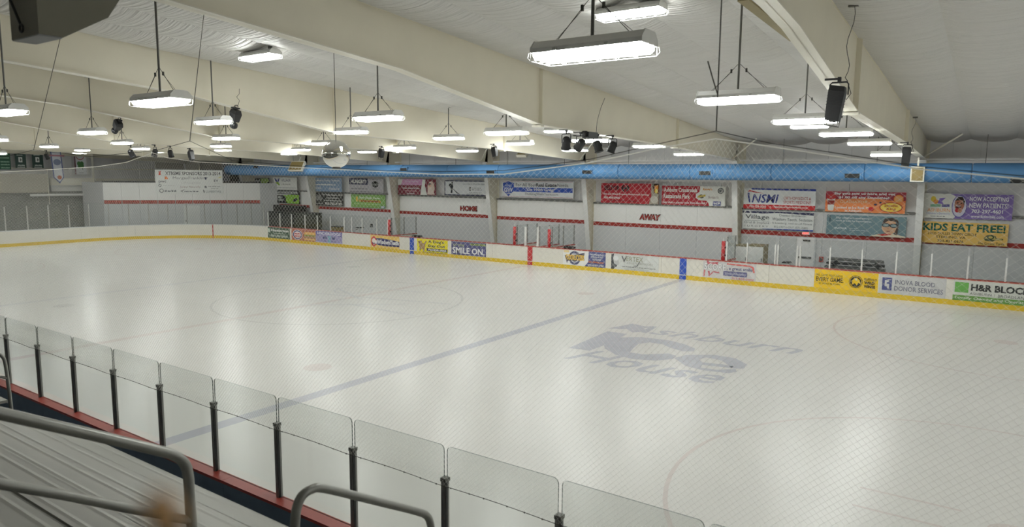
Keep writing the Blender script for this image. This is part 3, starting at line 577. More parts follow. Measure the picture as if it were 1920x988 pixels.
# board advertisements
def board_ad(label, x0, x1, bg, els, z0=.2, z1=.955):
    ym = 470; Y = W-.006
    a, b = at('Y', Y, x0, ym), at('Y', Y, x1, ym)
    return sign('board_advert', label, 'advertisement', 'advertisements on the far boards', (a.x, Y, z1), (b.x-a.x, 0, 0), (0, 0, z0-z1), (0, -1, 0), bg, els, .006)
board_ad('dark green learning centre board advert, leftmost on the far boards', 501.3, 544.5, (66, 84, 70), [('t', .2, .14, .95, .44, 'Huntington', (205, 208, 200), .03), ('e', .1, .3, .06, .2, (170, 178, 168)), ('d', .3, .5, .8, .56, (160, 168, 158)), ('t', .14, .66, .9, .88, '1 800 CAN LEARN', (190, 196, 188), .02)])
board_ad('red sandwich shop board advert with a round badge and a sub', 547.7, 592.5, (158, 98, 82), [('e', .25, .5, .21, .44, (196, 192, 196)), ('e', .25, .5, .19, .4, (70, 74, 112)), ('e', .25, .5, .15, .3, (200, 190, 190)), ('t', .11, .35, .39, .52, "JERSEY", (165, 50, 52), .05), ('t', .12, .55, .38, .7, "MIKE'S", (165, 50, 52), .05),
    ('p', [(.55, .25), (.62, .18), (1, .2), (1, .42), (.54, .42)], (196, 160, 96)), ('p', [(.54, .44), (1, .44), (1, .54), (.52, .54)], (120, 130, 60)), ('p', [(.52, .55), (1, .55), (1, .74), (.52, .74)], (150, 116, 90)), ('p', [(.52, .76), (1, .76), (.98, .92), (.56, .92)], (190, 156, 100))])
board_ad('purple hockey club board advert with arched lettering', 593, 642, (134, 128, 162), [('p', [(0, 0), (1, 0), (1, .45), (.8, .3), (.5, .22), (.2, .3), (0, .45)], (92, 88, 138)), ('t', .05, .08, .95, .3, 'UNDERDOGS', (200, 200, 208), .02), ('p', [(.45, .4), (.6, .36), (.56, .6), (.58, .95), (.46, .95), (.48, .62)], (110, 150, 165)), ('r', .28, .45, .42, .66, (70, 72, 110)), ('r', .62, .45, .74, .66, (70, 72, 110)), ('d', .3, .82, .44, .88, (84, 86, 120)), ('d', .6, .82, .76, .88, (84, 86, 120)), ('p', [(0, .92), (.45, .97), (1, .92), (1, 1), (0, 1)], (170, 166, 190))])
board_ad('navy and gold dental board advert with a hashtag', 695, 749, (196, 166, 92), [('p', [(.04, .25), (.4, .22), (.75, .3), (1, .4), (1, .82), (.5, .84), (.04, .72)], (54, 52, 92)), ('g', .12, .52, .1, .42, .6, (170, 60, 60)), ('e', .12, .45, .06, .2, (200, 190, 180)), ('t', .16, .34, .98, .72, '#WisdomTeeth', (222, 220, 222), .03)])
board_ad('yellow dog day care board advert with a brown dog', 782, 839.5, (222, 190, 34), [('e', .17, .5, .1, .22, (146, 118, 82)), ('e', .11, .28, .06, .14, (150, 122, 86)), ('p', [(.02, .2), (.08, .16), (.08, .26)], (120, 94, 66)), ('p', [(.13, .12), (.17, .16), (.13, .22)], (120, 94, 66)), ('p', [(.22, .35), (.3, .12), (.33, .14), (.27, .42)], (146, 118, 82)), ('p', [(.1, .65), (.16, .66), (.12, .86), (.07, .84)], (140, 112, 78)), ('p', [(.2, .64), (.26, .62), (.25, .84), (.2, .86)], (140, 112, 78)), ('e', .09, .26, .012, .03, Bk),
    ('t', .38, .06, .88, .3, "A Dog's", (58, 58, 66), .02), ('t', .38, .36, .92, .58, 'Day Out', (58, 58, 66), .02), ('r', .33, .63, .99, .82, (48, 46, 62)), ('t', .37, .66, .96, .79, '703-858-0008', (225, 220, 200), .03), ('t', .2, .87, .96, .97, 'www.adogsdayout.com', (58, 58, 66), .01)], .12)
board_ad('navy SMILE ON board advert', 846.3, 911.2, (74, 74, 112), [('t', .05, .18, .38, .34, 'GET YOUR', (150, 160, 90), .01), ('t', .04, .4, .96, .84, 'SMILE ON.', (222, 222, 226), .025), ('r', .56, .08, .99, .2, (130, 146, 84)), ('d', .6, .11, .95, .16, (60, 70, 40)), ('t', .5, .88, .96, .97, 'myorthodontist.com', (180, 180, 196), 0)], .16)
board_ad('white burger restaurant board advert with a round badge and navy panel', 1056, 1136, (204, 204, 202), [('p', [(.61, .0), (1, 0), (1, 1), (.52, 1), (.6, .7)], (66, 72, 116)), ('g', .28, .5, .14, .46, .72, (72, 74, 96)), ('e', .28, .5, .1, .33, (176, 178, 188)), ('e', .28, .55, .08, .2, (84, 84, 92)), ('p', [(.04, .35), (.12, .42), (.5, .12), (.52, .1), (.5, .4), (.52, .62), (.44, .58), (.12, .72), (.1, .9)], (66, 64, 80)), ('t', .07, .28, .51, .66, 'FUDDRUCKERS', (200, 164, 66), .04), ('t', .18, .12, .38, .22, "WORLD'S", (80, 84, 120), .02), ('t', .18, .78, .38, .88, 'GREATEST', (80, 84, 120), .02), ('p', [(.02, .02), (.15, .02), (.15, .16), (.02, .16)], (196, 178, 128)),
    ('t', .65, .12, .96, .24, '44050 PIPELINE PLAZA', (200, 204, 220)), ('t', .66, .28, .94, .4, 'ASHBURN, VA 20147', (200, 204, 220)), ('t', .7, .44, .9, .56, '703.724.0000', (200, 204, 220)), ('t', .61, .62, .97, .74, 'ONLY A FEW MILES AWAY!', (214, 120, 56), .02), ('t', .6, .82, .97, .94, 'OPEN 365 DAYS A YEAR', (200, 204, 220), .02)])
board_ad('pale grey athlete advisor board advert with a leaning player', 1146.6, 1236, (178, 180, 178), [('p', [(.0, .05), (.06, .0), (.04, .3), (.06, .6), (.1, .75), (.06, 1), (0, 1)], (66, 68, 70)), ('e', .12, .55, .05, .2, (160, 162, 162)), ('e', .08, .78, .05, .1, (84, 86, 88)), ('e', .1, .3, .06, .16, (190, 192, 192)), ('t', .22, .1, .34, .52, 'V', (74, 76, 76), .01), ('t', .33, .12, .68, .42, 'ERTEX', (122, 122, 98), 0), ('p', [(.6, .42), (.62, .44), (.56, .72), (.48, .72), (.48, .68), (.55, .67)], (74, 76, 76)), ('t', .34, .48, .56, .6, 'ATHLETE', (128, 128, 122), 0), ('t', .61, .48, .88, .6, 'ADVISORS', (128, 128, 122), 0), ('d', .24, .76, .95, .81, (104, 106, 106)), ('t', .3, .88, .8, .96, 'www.VERTEXATHLETE.com', (120, 122, 122), 0)])
board_ad('worn white SCORE board advert with a red star outline', 1319.5, 1419.5, (178, 176, 176), [('p', [(.07, .0), (.1, .0), (.13, .1), (.3, .02), (.28, .2), (.26, .25), (.12, .2), (.08, .3)], (166, 84, 92)), ('p', [(.02, .55), (.05, .55), (.04, .95), (.01, .95)], (176, 104, 106)), ('p', [(.1, .6), (.13, .6), (.14, .8), (.2, .58), (.31, .64), (.29, .5), (.33, .7), (.21, .66), (.12, .95)], (160, 76, 86)), ('t', .03, .14, .44, .52, 'SCORE', (120, 122, 124), .05), ('t', .03, .14, .44, .52, 'SCORE', (214, 214, 212), .015), ('t', .46, .26, .94, .5, ', a great smile', (78, 78, 112), .02), ('p', [(.46, .06), (.9, .1), (.96, .2), (.98, .5), (.95, .5), (.93, .24), (.88, .18), (.46, .14)], (184, 92, 88)), ('r', .4, .52, .84, .8, (86, 86, 120)), ('t', .43, .58, .82, .76, 'Crystal Orthodontics', (190, 190, 204), .0, .2), ('t', .56, .86, .97, .97, '703-858-0000', (170, 90, 92), .01)])
board_ad('yellow chicken wing restaurant board advert with a round buffalo emblem', 1530, 1651, (206, 168, 36), [('t', .03, .24, .46, .36, 'PRE-GAME. POST-GAME.', (70, 58, 24), 0), ('t', .03, .4, .47, .64, 'EVERY GAME.', (60, 50, 24), .02), ('t', .08, .7, .42, .8, '#1 WINGS IN TOWN', (60, 50, 24), .01), ('e', .66, .52, .105, .33, (38, 36, 28)), ('e', .66, .52, .097, .3, (206, 168, 36)), ('e', .66, .52, .088, .275, (38, 36, 28)), ('p', [(.63, .34), (.68, .3), (.72, .42), (.74, .62), (.7, .56), (.68, .72), (.65, .6), (.6, .7), (.61, .5), (.58, .52), (.62, .42)], (206, 168, 36)), ('e', .665, .4, .014, .05, (214, 206, 190)),
    ('t', .79, .28, .98, .4, 'BUFFALO', (60, 50, 24), .02), ('t', .79, .45, .95, .6, 'WILD', (60, 50, 24), .05), ('t', .79, .64, .96, .8, 'WINGS', (60, 50, 24), .05)])
board_ad('white blood donor board advert with a navy cross emblem', 1652.5, 1780, (172, 172, 172), [('r', .05, .16, .2, .82, (66, 72, 116)), ('p', [(.09, .3), (.13, .3), (.13, .24), (.18, .24), (.18, .28), (.15, .28), (.15, .4), (.12, .4), (.12, .48), (.16, .48), (.16, .72), (.13, .72), (.13, .62), (.09, .62)], (172, 172, 172)), ('t', .25, .24, .84, .47, 'INOVA BLOOD', (84, 86, 104), .005), ('t', .24, .56, .96, .8, 'DONOR SERVICES', (84, 86, 104), .005)])
board_ad('white and green tax office board advert, rightmost on the far boards', 1793.5, 1945, (182, 184, 178), [('r', .02, .1, .2, .6, (92, 148, 72)), ('t', .23, .14, .98, .48, 'H&R BLOCK', (44, 46, 46), .04), ('t', .22, .56, .5, .68, 'ASHBURN', (90, 92, 92), 0), ('r', .535, .56, .54, .7, (110, 112, 112)), ('t', .58, .56, .98, .7, 'BROADLANDS', (90, 92, 92), 0), ('r', 0, .74, 1, 1, (92, 132, 66)), ('t', .03, .79, .98, .95, 'Locally Owned and Operated', (206, 214, 200), 0, .2)])

# ice lettering (same flat print, lying on the ice)
def ice_text(s, x0, x1, y0, y1, bold, sh, m):
    vs, fs = text_geo(s, bold, sh); mb = MB(); z = zi(); mb.add([(x0+(x1-x0)*a, y0+(y1-y0)*b, z) for a, b in vs], fs); part('ice_lettering', mb, m, ice)
ice_text('Ashburn', 10.55, 15.95, 14.45, 15.5, .012, .35, P_blue); ice_text('House', 11.1, 15.0, 10.45, 11.65, .0, .35, P_blue); ice_text('House', 11.14, 15.06, 10.5, 11.7, .0, .35, P_blue)
def ice_shape(pts):
    ice_poly('ice_lettering', [tuple(at('Z', ZI, 1030+x/3.84, 590+y/3.84))[:2] for x, y in pts], P_blue)
ice_shape([(140, 240), (420, 120), (560, 140), (480, 180), (400, 200), (390, 222), (290, 260)])
ice_shape([(390, 205), (500, 165), (660, 162), (860, 185), (980, 215), (1050, 245), (1040, 265), (960, 265), (860, 235), (820, 215), (720, 200), (640, 212), (600, 245), (580, 272), (680, 287), (860, 280), (915, 298), (890, 320), (760, 332), (600, 320), (480, 290), (400, 245)])
ice_shape([(900, 312), (990, 290), (1180, 290), (1340, 315), (1425, 360), (1400, 390), (1320, 388), (1240, 330), (1130, 308), (1080, 322), (1100, 345), (1240, 357), (1330, 375), (1310, 385), (1100, 362), (1090, 382), (1200, 397), (1340, 393), (1350, 412), (1290, 422), (1110, 402), (980, 370)])
ice_shape([(420, 100), (600, 65), (690, 85), (680, 120), (600, 130), (560, 105)])
# end wall banners and sponsors banner
sp = Pa+u*0
def plane_sign(label, x0, y0, x1, y1, X, bg, els, name='hanging_banner', cat='banner', group='banners on the end wall'):
    a, b = at('X', X, x0, y0), at('X', X, x1, y1)
    return sign(name, label, cat, group, (X, a.y, a.z), (0, b.y-a.y, 0), (0, 0, b.z-a.z), (1, 0, 0), bg, els)
# sponsors banner on the diagonal room wall
def on_room(px, py, off=.06):
    d_ = RT*((px-960)/FPX)+UP*((494-py)/FPX)+FW; q = Pa+nv*off; t = (q-CAM).dot(nv)/d_.dot(nv); return CAM+d_*t
a, b = on_room(290, 318), on_room(418.5, 363.5)
sign('sponsor_banner', 'large white sponsors banner for 2013-2014 hanging over the white corner room', 'banner', None, a, Vector((b.x-a.x, b.y-a.y, 0)), (0, 0, b.z-a.z), nv, (196, 197, 194), [
    ('t', .15, .07, .97, .22, 'XTREME SPONSORS 2013-2014', (66, 66, 68), .02), ('p', [(.05, .22), (.06, .12), (.05, .08), (.09, .05), (.08, .12), (.09, .22)], (190, 80, 66)), ('r', .04, .245, .97, .25, (150, 150, 148)), ('t', .26, .28, .72, .42, 'MorganFranklin', (110, 110, 112), 0), ('p', [(.72, .3), (.775, .3), (.745, .43)], (60, 62, 84)), ('p', [(.14, .4), (.14, .28), (.17, .28), (.19, .38)], (210, 120, 66)), ('t', .05, .45, .16, .57, 'pwc', (84, 86, 88), .01),
    ('t', .38, .49, .67, .6, 'UPlaughlan', (176, 176, 174), 0), ('p', [(.92, .34), (.98, .26), (.98, .31)], (190, 180, 90)), ('t', .87, .4, .935, .5, 'EY', (92, 92, 96), .02), ('d', .87, .54, .97, .56, (165, 165, 163)), ('g', .065, .65, .022, .06, .6, (110, 112, 112)), ('d', .11, .65, .28, .67, (170, 170, 168)), ('t', .36, .67, .66, .76, 'Juniper Networks', (140, 116, 116), 0), ('e', .74, .71, .02, .05, (120, 120, 122)), ('d', .78, .66, .96, .7, (160, 160, 158)), ('d', .82, .75, .93, .78, (160, 160, 158)),
    ('g', .085, .87, .032, .085, .72, (92, 94, 96)), ('d', .13, .84, .3, .92, (116, 118, 120)), ('p', [(.36, .88), (.44, .8), (.385, .89), (.41, .95)], (96, 98, 100)), ('d', .42, .87, .63, .92, (116, 118, 120)), ('p', [(.7, .82), (.725, .86), (.72, .95), (.705, .94)], (110, 112, 114)), ('t', .74, .86, .97, .94, 'CUMBERTIVES', (120, 122, 124), 0)])
plane_sign('green banner with white lettering, leftmost on the end wall', -4, 284, 21, 318, -36.9, (44, 78, 62), [('d', .15, .3+0*.1, .9, .38, (130, 160, 140)), ('d', .15, .52, .9, .6, (130, 160, 140)), ('d', .15, .68, .9, .76, (130, 160, 140)), ('d', .15, .86, .9, .94, (130, 160, 140))])
for x0, nm in ((27, 'green championship banner with a white square, left of the pair on the end wall'), (59, 'green championship banner with a white square, right of the pair on the end wall')):
    plane_sign(nm, x0, 283, x0+23, 315, -36.9, (48, 66, 60), [('d', .1, .06, .8, .14, (170, 176, 170)), ('d', .15, .2, .7, .27, (170, 176, 170)), ('r', .3, .36, .65, .66, (196, 198, 194)), ('p', [(.45, .4), (.6, .5), (.5, .62), (.42, .55)], (90, 96, 92)), ('d', .2, .8, .85, .88, (170, 176, 170)), ('d', .15, .92, .85, .98, (170, 176, 170))])
def pennant():
    X = -36.0; a = at('X', X, 94, 284); c = at('X', X, 121, 344); m_ = at('X', X, 107, 333)
    y0, y1, zt, zb, zm = a.y, c.y, a.z, at('X', X, 100, 333).z, c.z
    r = thing('pennant_banner', MB().prism([(X, y0, zt), (X, y0+.1, zb), ((X), (y0+y1)/2+.1, zm), (X, y1, zb), (X, y1-.1, zt)], (-.02, 0, 0)), ink((92, 100, 140)), (X, (y0+y1)/2, zb), 'white pointed pennant with blue edges hanging on the end wall', 'banner')
    q = .07; part('white_field', MB().prism([(X+.008, y0+q, zt), (X+.008, y0+.1+q, zb+.03), (X+.008, (y0+y1)/2+.1, zm+.12), (X+.008, y1-q, zb+.03), (X+.008, y1-.1-q, zt)], (-.006, 0, 0)), ink((192, 194, 200)), r)
    ym = (y0+y1)/2; part('crest', MB().prism([(X+.012, ym+.25*math.cos(t*math.pi/10), zt-.75+.22*math.sin(t*math.pi/10)) for t in range(20)], (-.003, 0, 0)), ink((120, 128, 150)), r)
    part('small_crest', MB().prism([(X+.012, ym+.1+.15*math.cos(t*math.pi/10), zb+.02+.15*math.sin(t*math.pi/10)) for t in range(20)], (-.003, 0, 0)), ink((170, 96, 72)), r)
    part('colour_block', MB().box(X+.01, X+.013, ym-.5, ym+.5, zt-.34, zt-.22), ink((170, 120, 130)), r)
pennant()
plane_sign('white banner with a green four leaf clover on the end wall', 138, 286, 163, 327, -36.95, (190, 192, 196), [('g', .5, .12, .38, .22, .8, (160, 110, 110)), ('e', .38, .5, .16, .1, (70, 110, 66)), ('e', .62, .5, .16, .1, (70, 110, 66)), ('e', .42, .62, .14, .1, (70, 110, 66)), ('e', .65, .62, .14, .1, (70, 110, 66)), ('p', [(.5, .58), (.55, .58), (.7, .78), (.66, .8)], (70, 110, 66)), ('d', .35, .9, .75, .94, (150, 150, 156)), ('r', .0, .1, .1, 1, (110, 74, 84))])

# ------------------------------------------------------------------ clutter behind the far boards
def pbox(px0, py0, px1, py1, Y, d):
    a, b = at('Y', Y, px0, py0), at('Y', Y, px1, py1); return a.x, b.x, Y, Y+d, min(a.z, b.z), max(a.z, b.z)
def cabinet():
    for (px0, px1, lab) in ((1378.5, 1400.5, 'white storage cabinet behind the away end glass, left of the pair'), (1401, 1430, 'white storage cabinet behind the away end glass, right of the pair')):
        x0, x1, y0, y1, z0, z1 = pbox(px0, 460, px1, 498, 27.4, .9)
        r = root('cabinet', ((x0+x1)/2, 27.8, 0), lab, 'cabinet')
        part('body', MB().box(x0, x1, 27.42, 28.2, 0, z1), M_tan, r); dr_ = part('door', MB().box(x0+.01, x1-.01, 27.39, 27.415, .06, z1-.04), M_white, r)
        part('handle', MB().box(x1-.08, x1-.05, 27.36, 27.39, .9, 1.05), M_grey, dr_); part('top_board', MB().box(x0, x1, 27.38, 28.22, z1, z1+.03), M_tan, r)
cabinet()
x0, x1, y0, y1, z0, z1 = pbox(1494, 450, 1524, 512, WALLY-.22, .1)
dr_ = root('door_1', ((x0+x1)/2, WALLY-.25, 0), 'grey service door in the far wall behind paired white posts', 'door', kind='structure')
part('door_leaf', MB().box(x0, x1, WALLY-.27, WALLY-.23, 0, 1.9), M_liner, dr_); part('door_frame', MB().box(x0-.07, x0, WALLY-.29, WALLY-.22, 0, 1.93).box(x1, x1+.07, WALLY-.29, WALLY-.22, 0, 1.93), M_lower, dr_)
part('push_bar', MB().box(x0+.1, x1-.1, WALLY-.32, WALLY-.27, .95, 1.03), M_grey, dr_); part('closer', MB().box(x0+.3, x0+.6, WALLY-.33, WALLY-.27, 1.75, 1.82), M_black, dr_)
x0, x1, y0, y1, z0, z1 = pbox(1504, 434.5, 1518, 440.5, WALLY-.34, .08)
r = thing('exit_sign', MB().box(x0, x1, y0, y1, z0, z1), M_white, (x0, y0, z0), 'small red glowing exit sign under the sports medicine banners', 'sign')
vs, fs = text_geo('EXIT', .03); part('lettering', MB().add([(x0+.03+(x1-x0-.06)*a, y0-.006, z0+.02+(z1-z0-.04)*b) for a, b in vs], fs), mat('exit_red', (.8, .06, .05), .5, emit=2.2), r)
# stacked dark benches at the right
st = []
for k in range(4):
    a, b = at('Y', 28.4, 1543+k*3, 489), at('Y', 28.4, 1663-k*2, 489); z0 = .55+k*.17
    r = root('folded_bench', ((a.x+b.x)/2, 28.7, z0), 'dark folded bench lying in the stack behind the yellow wings advert, %s' % ('lowest', 'second from the bottom', 'third from the bottom', 'topmost')[k], 'bench', 'stack of dark benches')
    for q in range(3): part('plank', MB().box(a.x+q*.02, b.x-q*.03, 28.42+q*.2, 28.6+q*.2, z0+.02, z0+.10), M_grey if (k+q) % 2 else M_black, r)
    for xx in (a.x+.3, b.x-.3): part('leg', MB().box(xx-.04, xx+.04, 28.42, 29.0, z0-.07 if k else 0, z0+.02), M_black, r)
def crate(label, px0, py0, px1, py1, Y, d, m, name='crate', cat='crate'):
    x0, x1, y0, y1, z0, z1 = pbox(px0, py0, px1, py1, Y, d); r = root(name, ((x0+x1)/2, Y+d/2, 0), label, cat)
    part('body', MB().box(x0, x1, Y, Y+d, 0, z1-.05), m, r); part('lid', MB().box(x0-.02, x1+.02, Y-.02, Y+d+.02, z1-.05, z1), M_black, r); part('handle', MB().box((x0+x1)/2-.08, (x0+x1)/2+.08, Y-.05, Y-.02, z1-.16, z1-.12), M_grey, r)
crate('white box standing on the floor behind the paired white posts', 1467, 491, 1479, 498, 27.2, .4, M_white); crate('white carton behind the far glass left of the home bench', 667, 426, 673, 432, 27.0, .4, M_white)
crate('yellow and brown box behind the purple board advert', 621, 424, 636, 432, 26.9, .5, mat('mustard_box', (.30, .21, .05), .6, noise=.2, scale=4)); 
crate('wide dark equipment case under the butterfly banner', 503, 396, 548, 424, 27.4, 1.0, M_black, 'equipment_case', 'case'); crate('dark olive equipment case beside the wide dark case', 552, 398, 585, 428, 27.5, .9, mat('dark_olive', (.03, .032, .02), .7, noise=.3, scale=4), 'equipment_case', 'case')
crate('tall black equipment case behind the two dark cases', 512, 384, 560, 400, 28.6, .7, M_black, 'equipment_case', 'case')
# wall sockets
for px, py, nm in ((697, 423, 'small dark socket box on the wall left of the home bench'), (1540, 486, 'small red alarm box on the wall left of the stacked benches')):
    p = at('Y', WALLY-.23, px, py); r = thing('wall_box', MB().box(p.x-.09, p.x+.09, p.y-.06, p.y, p.z-.12, p.z+.12), M_cap if px > 1000 else M_black, p, nm, 'box'); part('cover_plate', MB().box(p.x-.05, p.x+.05, p.y-.075, p.y-.06, p.z-.07, p.z+.07), M_grey, r)

# ------------------------------------------------------------------ lamps
LL, LW = 1.22, .36          # length along X, width along Y
def lamp_meshes():
    hs = MB().prism([(-LL/2, -LW/2, .0), (-LL/2, -LW/2, .045), (-LL/2, -LW*.30, .12), (-LL/2, LW*.30, .12), (-LL/2, LW/2, .045), (-LL/2, LW/2, 0)], (LL, 0, 0))
    ends = MB()
    for s in (1,): ends.prism([(s*LL/2, -LW/2-.006, -.004), (s*LL/2, -LW/2-.006, .05), (s*LL/2, -LW*.31, .128), (s*LL/2, LW*.31, .128), (s*LL/2, LW/2+.006, .05), (s*LL/2, LW/2+.006, -.004)], (s*.012, 0, 0))
    df = MB().prism([(-LL/2+.015, -LW/2+.01, -.001), (-LL/2+.015, LW/2-.01, -.001), (-LL/2+.015, LW/2-.02, -.04), (-LL/2+.015, LW/2-.05, -.06), (-LL/2+.015, -LW/2+.05, -.06), (-LL/2+.015, -LW/2+.02, -.04)], (LL-.03, 0, 0))
    gd = MB()
    for y in (-LW/2-.01, -LW/6, LW/6, LW/2+.01): gd.tube([(-LL/2-.02, y, .0), (-LL/2-.035, y, -.05), (-LL/2, y, -.085), (LL/2, y, -.085), (LL/2+.035, y, -.05), (LL/2+.02, y, 0)], .0035, 4)
    for k in range(7):
        x = -LL/2+LL*k/6; gd.tube([(x, -LW/2-.01, 0), (x, -LW/2-.01, -.083), (x, LW/2+.01, -.083), (x, LW/2+.01, 0)], .003, 4)
    cl = MB()
    for s in (-1, 1): cl.tube([(s*.42, 0, .12), (s*.02, 0, .52)], .004, 4).tube([(s*.46, .02, .12), (s*.12, 0, .40)], .003, 4).box(s*.12-.012, s*.12+.012, -.012, .012, .39, .45)
    lt = MB()
    for x in (-.33, .25): lt.box(x-.02, x+.02, -LW/2-.012, -LW/2, .0, .03)
    return (hs.mesh('housing', M_refl), ends.mesh('end_plate', M_refl), df.mesh('diffuser', M_tube), gd.mesh('wire_guard', M_white), cl.mesh('cable', M_wire), lt.mesh('latch', M_postl))
LM = lamp_meshes(); PLATE = MB().box(-.09, .09, -.09, .09, -.03, 0).mesh('ceiling_plate', M_wire)
def lamp(loc, label, hang=True):
    o = obj('pendant_lamp' if hang else 'ceiling_lamp', None, loc); tag(o, label, 'lamp', 'pendant lamps over the ice' if hang else 'lamps fixed flat under the roof')
    for nm, me in zip(('housing', 'end_plate', 'diffuser', 'wire_guard'), LM[:4]): inst(nm, me, o)
    e_ = inst('end_plate', LM[1], o); e_.rotation_euler = (0, 0, math.pi)
    inst('latch', LM[5], o)
    h = roof(loc[1])-.03-loc[2]
    if hang:
        if h > .6: inst('cable', LM[4], o)
        inst('rod', MB().tube([(0, 0, .118), (0, 0, h)], .018, 6).mesh('rod', M_grey), o); inst('ceiling_plate', PLATE, o, (0, 0, h+.01))
    else:
        for s in (-.4, .4): inst('bracket', MB().box(s-.02, s+.02, -.05, .05, .118, h+.02).mesh('bracket', M_grey), o)
HANG = {'A': (1110, 94), 'C': (1383, 183), 'D': (1509, 224), 'E': (1586, 249), 'F': (1630, 267), 'G': (1668, 289), 'H': (301, 188), 'M': (709, 219), 'P': (949, 247), 'S': (1107, 262), 'U': (1217, 273), 'V': (1291, 288),
        'J': (12, 208), 'L': (400, 227), 'N': (658, 246), 'O': (841, 258), 'Q': (975, 268), 'T': (1078, 281), 'K': (173, 247), 'AC': (424, 258), 'Z': (607, 268), 'X': (758, 276), 'W': (876, 282),
        'AF': (229, 267), 'AD': (414, 273), 'AA': (564, 280), 'Y': (688, 284), 'AL': (-6, 261), 'AG': (92, 274), 'AH': (264, 278), 'AE': (418, 281), 'AB': (542, 288), 'AM': (-3, 287), 'AJ': (154, 281), 'AI': (298, 284), 'AK': (149, 286)}
order = ['first', 'second', 'third', 'fourth', 'fifth', 'sixth', 'seventh', 'eighth']
YG = [1.6, 6.7, 11.2, 15.8, 21.0, 25.0]
ROWS = [['A', 'C', 'D', 'E', 'F', 'G'], ['H', 'M', 'P', 'S', 'U', 'V'], ['J', 'L', 'N', 'O', 'Q', 'T'], [None, 'K', 'AC', 'Z', 'X', 'W'], [None, 'AL', 'AF', 'AD', 'AA', 'Y'], [None, None, 'AG', 'AH', 'AE', 'AB'], [None, None, 'AM', 'AJ', 'AI', None]]
RX = [16.5, 8.6, 1, -5, -13, -20.5, -28]
for ri, R in enumerate(ROWS):
    for ki, k in enumerate(R):
        if k: p_ = at('Y', YG[ki], *HANG[k])
        elif ki < 3: p_ = (RX[ri], YG[ki], 6.05)
        else: continue
        lamp(p_, 'white hanging tube lamp, %s from the near glass in the %s row from the right' % (order[ki], order[ri]))
for y, o_n in ((1.6, 'first'), (6.7, 'second'), (11.2, 'third')): lamp((-34, y, 6.05), 'unseen hanging tube lamp added to brighten the end wall, %s from the near glass' % o_n)  # extra lamps out of view, added only to brighten the far left end
lamp(at('Y', 17.5, *HANG['AK']), 'white hanging tube lamp nearest the end wall beside the clover banner')
for px, py, nm in ((1182, 23, 'white tube lamp fixed under the roof just behind the largest hanging lamp'), (488, 105, 'white tube lamp fixed under the roof left of the deepest cream beam'), (1517, 236, 'white tube lamp fixed under the roof, showing below the third lamp on the right'), (1046, 245, 'white tube lamp fixed under the roof above the row of four spotlights')):
    d_ = RT*((px-960)/FPX)+UP*((494-py)/FPX)+FW; zz = lambda t: (CAM+d_*t).z-(roof((CAM+d_*t).y)-.22)
    lo, hi = 1, 60
    for _ in range(50):
        m_ = (lo+hi)/2
        if zz(m_) < 0: lo = m_
        else: hi = m_
    lamp(CAM+d_*lo, nm, False)
for y, o_n in ((1.7, 'first'), (6.6, 'second'), (11.2, 'third'), (15.8, 'fourth'), (21, 'fifth')): lamp((24.3, y, 5.88), 'white hanging tube lamp beyond the right edge, %s from the near glass' % o_n)

# ------------------------------------------------------------------ stage lights
def par_can(loc, tilt, label, yaw=0.):
    o = obj('spotlight', None, loc); tag(o, label, 'spotlight', 'black spotlights on the roof beams')
    inst('clamp', MB().box(-.03, .03, -.03, .03, -.02, .05).box(-.25, .03, -.02, .02, .02, .05).tube([(0, 0, -.02), (0, 0, -.08)], .02, 6).mesh('clamp', M_black), o)
    inst('yoke', MB().tube([(-.15, 0, -.34), (-.15, 0, -.1), (-.12, 0, -.08), (.12, 0, -.08), (.15, 0, -.1), (.15, 0, -.34)], .014, 6).mesh('yoke', M_black), o)
    b = MB(); b.lathe([(.001, .16), (.07, .16), (.11, .12), (.125, .06), (.13, -.16), (.145, -.17), (.145, -.21), (.12, -.2), (.001, -.16)], 14)
    c = inst('can', b.mesh('can', M_black, smooth=False), o, (0, 0, -.32)); c.rotation_euler = (tilt, 0, yaw)
    o.scale = (.95, .95, .95)
    return o
